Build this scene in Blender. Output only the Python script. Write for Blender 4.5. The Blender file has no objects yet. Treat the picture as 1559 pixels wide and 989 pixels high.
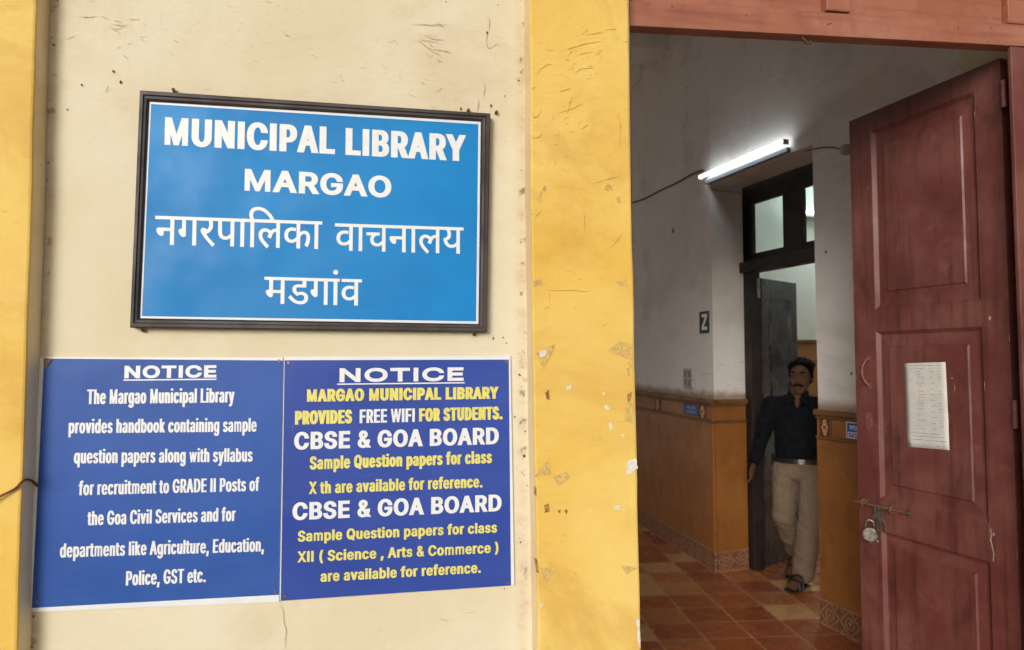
import bpy, bmesh, math, random
from mathutils import Vector, Matrix, noise

random.seed(7)
R = math.radians
sc = bpy.context.scene
col = sc.collection

# ------------------------------------------------------------------ camera
cam_data = bpy.data.cameras.new("camera")
cam = bpy.data.objects.new("camera", cam_data)
col.objects.link(cam)
cam_data.sensor_width = 36.0
cam_data.lens = 1026.5 / 1559.0 * 36.0
cam_data.clip_start = 0.05
cam_data.clip_end = 500.0
cam.location = (0.0, -2.05, 1.65)
cam.rotation_euler = (R(90.0 + 2.845), 0.0, R(-8.697))
cam_data.dof.use_dof = True
cam_data.dof.focus_distance = 2.1
cam_data.dof.aperture_fstop = 4.0
sc.camera = cam

# ------------------------------------------------------------------ light
SUN_ELEV, SUN_AZ = R(15.0), R(207.0)       # azimuth clockwise from +Y : behind and left of the camera
world = bpy.data.worlds.new("World")
sc.world = world
world.use_nodes = True
wn, wl = world.node_tree.nodes, world.node_tree.links
bg = wn["Background"]
sky = wn.new("ShaderNodeTexSky")
sky.sky_type = 'NISHITA'
sky.sun_disc = False
sky.sun_elevation = SUN_ELEV
sky.sun_rotation = SUN_AZ
sky.dust_density = 3.0
hs = wn.new("ShaderNodeHueSaturation")
hs.inputs["Saturation"].default_value = 0.40     # hazy, nearly white sky
wl.new(sky.outputs[0], hs.inputs["Color"])
wl.new(hs.outputs[0], bg.inputs["Color"])
bg.inputs["Strength"].default_value = 0.10
sun_data = bpy.data.lights.new("sun", 'SUN')
sun_data.energy = 1.5
sun_data.angle = R(24.0)
sun_data.color = (1.0, 0.975, 0.935)
sun = bpy.data.objects.new("sun", sun_data)
col.objects.link(sun)
sdir = Vector((math.sin(SUN_AZ) * math.cos(SUN_ELEV), math.cos(SUN_AZ) * math.cos(SUN_ELEV), math.sin(SUN_ELEV)))
sun.rotation_euler = sdir.to_track_quat('Z', 'Y').to_euler()
sun.location = sdir * 20

vs = sc.view_settings
vs.view_transform = 'Standard'
vs.look = 'None'
vs.gamma = 1.0
vs.use_curve_mapping = False
vs.exposure = 0.0
TUBE_STRENGTH = 8.5
SIDE_TUBE_STRENGTH = 330.0
sc.cycles.use_denoising = True
sc.cycles.max_bounces = 10
sc.cycles.diffuse_bounces = 6
sc.cycles.sample_clamp_indirect = 6.0
sc.cycles.caustics_reflective = False
sc.cycles.caustics_refractive = False

# ------------------------------------------------------------------ measured layout (metres on the wall: x, z)
SIGN_OUT = [(-0.7606, 2.4109), (0.2417, 2.3999), (0.2317, 1.7298), (-0.7693, 1.7361)]
SIGN_IN = [(-0.7392, 2.3842), (0.2132, 2.3772), (0.2075, 1.7544), (-0.7486, 1.7631)]
SIGN_BLUE = [(-0.734, 2.3775), (0.2058, 2.3685), (0.2003, 1.7624), (-0.7432, 1.7692)]
LEFT_OUT = [(-1.0083, 1.6539), (-0.3617, 1.6527), (-0.3614, 0.9558), (-1.0115, 0.9632)]
LEFT_BLUE = [(-0.9971, 1.6499), (-0.3615, 1.6442), (-0.3617, 0.9755), (-1.0061, 0.9738)]
RIGHT_OUT = [(-0.3587, 1.6547), (0.3073, 1.6586), (0.3195, 0.9693), (-0.3596, 0.9592)]
RIGHT_BLUE = [(-0.357, 1.645), (0.3021, 1.6467), (0.3093, 0.9682), (-0.3565, 0.9582)]
TEXTS = [
  ('sign', 'MUNICIPAL LIBRARY', -0.697, 2.2606, 0.1671, 2.251, 0.081, 'w', 0.24, 0.19, 0),
  ('sign', 'MARGAO', -0.4758, 2.1362, -0.0554, 2.1306, 0.0647, 'w', 0.27, 0.21, 0),
  ('sign', 'नगरपािलका', -0.7147, 1.9732, -0.2546, 1.971, 0.082, 'w', 0.13, 0.11, 1),
  ('sign', 'वाचनालय', -0.2181, 1.968, 0.1617, 1.9668, 0.0805, 'w', 0.13, 0.11, 1),
  ('sign', 'मडगांव', -0.4146, 1.8086, -0.1382, 1.8058, 0.0779, 'w', 0.14, 0.11, 1),
  ('left', 'NOTICE', -0.789, 1.5943, -0.5441, 1.5958, 0.0352, 'w', 0.32, 0.24, 0),
  ('left', 'The Margao Municipal Library', -0.8839, 1.5233, -0.4933, 1.5245, 0.0405, 'w', 0.158, 0.125, 0),
  ('left', 'provides handbook containing sample', -0.9285, 1.4434, -0.4309, 1.4402, 0.0386, 'w', 0.158, 0.125, 0),
  ('left', 'question papers along with syllabus', -0.9126, 1.3605, -0.4405, 1.3547, 0.0385, 'w', 0.158, 0.125, 0),
  ('left', 'for recruitment to GRADE II Posts of', -0.8981, 1.2731, -0.4206, 1.2712, 0.0383, 'w', 0.158, 0.125, 0),
  ('left', 'the Goa Civil Services and for', -0.8734, 1.1903, -0.4835, 1.1883, 0.0383, 'w', 0.158, 0.125, 0),
  ('left', 'departments like Agriculture, Education,', -0.9403, 1.1059, -0.4047, 1.0998, 0.0379, 'w', 0.158, 0.125, 0),
  ('left', 'Police, GST etc.', -0.7699, 1.022, -0.5602, 1.0213, 0.039, 'w', 0.158, 0.125, 0),
  ('right', 'NOTICE', -0.2006, 1.5804, 0.1642, 1.5827, 0.0409, 'w', 0.34, 0.25, 0),
  ('right', 'MARGAO MUNICIPAL LIBRARY', -0.2933, 1.5241, 0.2705, 1.5281, 0.0364, 'y', 0.27, 0.21, 0),
  ('right', 'PROVIDES', -0.3251, 1.4584, -0.1632, 1.4601, 0.0395, 'y', 0.235, 0.185, 0),
  ('right', 'FREE WIFI', -0.1416, 1.4598, 0.0192, 1.4617, 0.04, 'w', 0.19, 0.155, 0),
  ('right', 'FOR STUDENTS.', 0.0316, 1.4623, 0.2834, 1.4656, 0.0389, 'y', 0.235, 0.185, 0),
  ('right', 'CBSE & GOA BOARD', -0.3263, 1.3861, 0.2715, 1.391, 0.0506, 'w', 0.25, 0.2, 0),
  ('right', 'Sample Question papers for class', -0.2818, 1.3282, 0.2512, 1.3345, 0.0377, 'y', 0.21, 0.165, 0),
  ('right', 'X th are available for reference.', -0.2831, 1.2579, 0.2226, 1.2628, 0.0352, 'y', 0.21, 0.165, 0),
  ('right', 'CBSE & GOA BOARD', -0.3278, 1.1845, 0.2803, 1.1904, 0.05, 'w', 0.25, 0.2, 0),
  ('right', 'Sample Question papers for class', -0.3121, 1.1229, 0.2668, 1.127, 0.0309, 'y', 0.235, 0.18, 0),
  ('right', 'XII ( Science , Arts & Commerce )', -0.312, 1.0644, 0.2711, 1.0673, 0.0308, 'y', 0.235, 0.18, 0),
  ('right', 'are available for reference.', -0.2474, 1.0061, 0.2182, 1.0104, 0.0309, 'y', 0.235, 0.18, 0)
]
UNDERLINES = [('left', -0.7912, 1.5894, -0.5432, 1.5908), ('right', -0.207, 1.5747, 0.1676, 1.5768)]
WALL_MARKS = [('crack', [(0.2295, 2.7184), (0.2408, 2.7116), (0.2427, 2.6964), (0.2397, 2.6751)]), ('crack', [(0.2315, 2.642), (0.2346, 2.6212), (0.2429, 2.6169), (0.2579, 2.6267), (0.2692, 2.634), (0.2776, 2.6232)]), ('crack', [(0.2262, 2.5065), (0.2281, 2.4895), (0.2244, 2.4627)]), ('crack', [(0.2058, 2.456), (0.2096, 2.443), (0.2052, 2.4163)]), ('crack', [(-0.0052, 2.6755), (0.0313, 2.6783), (0.0716, 2.6795), (0.1084, 2.6842)]), ('crack', [(0.0116, 2.6259), (0.028, 2.6234), (0.05, 2.6061), (0.0721, 2.5926), (0.0905, 2.5845)]), ('crack', [(0.0243, 2.6306), (0.0572, 2.6274), (0.0866, 2.6239)]), ('crack', [(0.1015, 2.5985), (0.1199, 2.596)]), ('crack', [(0.0388, 2.643), (0.0718, 2.6341), (0.1013, 2.6344)]), ('crack', [(0.2352, 2.6691), (0.2315, 2.642)]), ('crack', [(0.0765, 2.4689), (0.0947, 2.4812)]), ('crack', [(0.061, 2.6032), (0.083, 2.601), (0.1088, 2.599)]), ('crack', [(-0.9389, 2.6265), (-0.9136, 2.6261), (-0.8884, 2.6328)]), ('crack', [(-0.8579, 2.6046), (-0.8364, 2.5969), (-0.8112, 2.6153)]), ('crack', [(-0.8538, 2.612), (-0.8195, 2.6076)]), ('crack', [(-0.8456, 2.622), (-0.8241, 2.619)]), ('crack', [(-0.8072, 2.6288), (-0.7772, 2.6321)]), ('crack', [(-0.8578, 2.5999), (-0.8275, 2.5858)]), ('crack', [(-0.8391, 2.5403), (-0.8265, 2.5473)]), ('crack', [(-0.8215, 2.5228), (-0.8042, 2.5146)]), ('crack', [(-0.9683, 2.559), (-0.9498, 2.5682)]), ('crack', [(-0.8799, 2.6335), (-0.8627, 2.6254)]), ('crack', [(-0.8631, 2.4103), (-0.8573, 2.4292)]), ('crack', [(-1.0253, 2.3248), (-1.0089, 2.328)]), ('crack', [(-0.362, 0.9487), (-0.3489, 0.9259), (-0.3485, 0.8981), (-0.3408, 0.8737), (-0.3435, 0.8167)]), ('dot', (-0.8436, 2.473), 0.004390243902439025), ('dot', (-0.8237, 2.443), 0.004878048780487806), ('dot', (-0.9267, 2.4281), 0.0029268292682926834), ('dot', (-0.9621, 2.3545), 0.0029268292682926834), ('dot', (-1.0285, 2.5569), 0.006829268292682928), ('dot', (-1.0257, 2.5988), 0.004390243902439025), ('dot', (-1.0272, 2.3201), 0.004878048780487806), ('dot', (0.2902, 2.4686), 0.0029090909090909093), ('dot', (0.154, 2.4201), 0.005090909090909091), ('dot', (0.247, 2.4357), 0.004363636363636363), ('dot', (0.2683, 2.758), 0.0025454545454545456), ('dot', (0.1062, 2.7563), 0.0018181818181818182), ('dot', (0.2345, 2.6671), 0.0047272727272727275), ('dot', (0.2553, 1.7117), 0.0039603960396039604), ('dot', (0.2855, 1.7138), 0.0029702970297029703), ('dot', (0.2956, 1.6969), 0.0024752475247524753), ('dot', (0.3218, 1.4714), 0.0029702970297029703), ('dot', (0.3541, 1.4274), 0.0029702970297029703), ('dot', (0.351, 1.3525), 0.0049504950495049506), ('dot', (0.361, 1.2637), 0.0024752475247524753), ('dot', (0.2902, 0.9575), 0.0024752475247524753), ('dot', (0.2584, 1.652), 0.0029702970297029703)]
CHIPS = [('tan', [(0.3741, 1.6663), (0.4365, 1.6965), (0.4232, 1.6664), (0.3958, 1.6183)]), ('white', [(0.385, 1.6717), (0.4068, 1.6771), (0.4035, 1.6578), (0.3861, 1.6535)]), ('tan', [(0.6007, 1.6775), (0.6347, 1.7016), (0.6709, 1.6941), (0.6737, 1.6177), (0.6457, 1.6558), (0.6007, 1.6667)]), ('tan', [(0.3704, 1.3015), (0.4148, 1.3582), (0.4201, 1.3055)]), ('tan', [(0.4244, 1.3001), (0.4658, 1.3149), (0.4767, 1.2935), (0.4439, 1.2712)]), ('tan', [(0.3839, 1.0354), (0.4399, 1.036), (0.4053, 0.9909)]), ('tan', [(0.6328, 1.0324), (0.6829, 1.0217), (0.6492, 1.0043)]), ('white', [(0.652, 1.337), (0.6826, 1.3503), (0.6879, 1.3201), (0.6709, 1.3044), (0.6517, 1.2996)]), ('white', [(0.4668, 1.5678), (0.4822, 1.5699), (0.4799, 1.557), (0.4689, 1.555)]), ('white', [(0.5969, 1.4529), (0.6059, 1.456), (0.6102, 1.4398), (0.6012, 1.4335)]), ('white', [(0.5828, 1.51), (0.5995, 1.5066), (0.6017, 1.4958), (0.5883, 1.496)]), ('white', [(0.6119, 1.2069), (0.6308, 1.2105), (0.6285, 1.1957), (0.6129, 1.1973)]), ('white', [(0.6348, 1.4201), (0.646, 1.4199), (0.6437, 1.4113)]), ('white', [(0.3837, 0.9301), (0.3955, 0.9336), (0.3891, 0.9195)]), ('white', [(0.5377, 1.2019), (0.5465, 1.2016), (0.5442, 1.1932)]), ('white', [(0.5774, 1.5478), (0.5864, 1.5455), (0.5841, 1.5369)]), ('tan', [(0.6536, 1.5256), (0.6784, 1.5145), (0.6722, 1.4551), (0.6463, 1.4608)]), ('tan', [(0.6521, 1.6178), (0.6658, 1.6232), (0.6633, 1.5949)]), ('brown', [(0.3982, 1.2169), (0.4112, 1.2217), (0.4155, 1.1986), (0.4004, 1.1949)]), ('brown', [(0.4033, 1.549), (0.4142, 1.5575), (0.4152, 1.5255), (0.4065, 1.5299)]), ('brown', [(0.3679, 1.0672), (0.3765, 1.0616), (0.3818, 1.02), (0.3743, 1.0255)]), ('brown', [(0.3682, 1.2754), (0.3746, 1.27), (0.3746, 1.2438), (0.3682, 1.2545)]), ('brown', [(0.4382, 1.1999), (0.4491, 1.2017), (0.4458, 1.1913)]), ('brown', [(0.4599, 1.2013), (0.4708, 1.2009), (0.4653, 1.1864)]), ('white', [(0.6781, 0.8691), (0.6894, 0.8737), (0.6896, 0.7845), (0.6821, 0.8112)]), ('brown', [(0.656, 1.5418), (0.6719, 1.5492), (0.6672, 1.5254), (0.6581, 1.5147)]), ('tan', [(0.3766, 2.1335), (0.3944, 2.1557), (0.3925, 2.1183)]), ('tan', [(0.3944, 2.1557), (0.4048, 2.1748), (0.4086, 2.159)]), ('tan', [(0.5864, 2.1697), (0.6001, 2.1892), (0.6175, 2.169), (0.598, 2.1635)]), ('tan', [(0.627, 2.1427), (0.6368, 2.1545), (0.6444, 2.13), (0.6318, 2.1296)]), ('tan', [(0.6251, 1.8878), (0.6561, 1.894), (0.6598, 1.8715), (0.6346, 1.873)]), ('tan', [(0.3613, 1.8813), (0.3921, 1.891), (0.4014, 1.8728), (0.3687, 1.8667)])]
SCRATCHES = [[(0.379, 2.5129), (0.3933, 2.5328), (0.4123, 2.5484), (0.4314, 2.5478)], [(0.4985, 2.5254), (0.5179, 2.5411), (0.5616, 2.5469)], [(0.3619, 2.4691), (0.3771, 2.4748)], [(0.3656, 2.3985), (0.3675, 2.3797), (0.3835, 2.3853), (0.393, 2.4047)], [(0.3599, 2.3162), (0.3834, 2.3193), (0.3948, 2.3293)], [(0.4453, 2.3982), (0.4932, 2.4152), (0.5222, 2.4331)], [(0.4651, 2.5951), (0.5231, 2.6185), (0.5817, 2.6324)], [(0.5036, 2.5834), (0.5522, 2.5964)], [(0.4154, 1.8499), (0.4172, 1.8223)], [(0.4154, 1.8545), (0.4908, 1.8557), (0.5383, 1.8518)], [(0.5546, 2.1855), (0.6373, 2.2126)], [(0.6064, 1.9842), (0.6309, 2.0131), (0.6456, 2.0324)], [(0.3737, 2.0757), (0.3924, 2.095)], [(0.5253, 2.09), (0.5278, 2.0338)], [(0.6339, 2.404), (0.6434, 2.3612), (0.638, 2.3034)], [(0.4503, 2.4651), (0.4839, 2.4767)], [(0.533, 2.6481), (0.5916, 2.6622)], [(0.5917, 2.6671), (0.6311, 2.6749)], [(0.4886, 2.4531), (0.474, 2.3998)]]
WIRE = [(-1.0813, -0.09, 1.2752), (-1.0536, -0.085, 1.2903), (-1.0332, -0.08, 1.3006), (-1.0209, -0.077, 1.3082), (-1.0068, -0.078, 1.3252), (-1.0051, -0.066, 1.3282), (-1.0039, -0.056, 1.3281), (-1.0051, -0.034, 1.3208), (-1.0047, -0.018, 1.3108), (-1.0008, -0.012, 1.3008)]
SIDE_TUBE = (4.80, 3.45)
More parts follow.
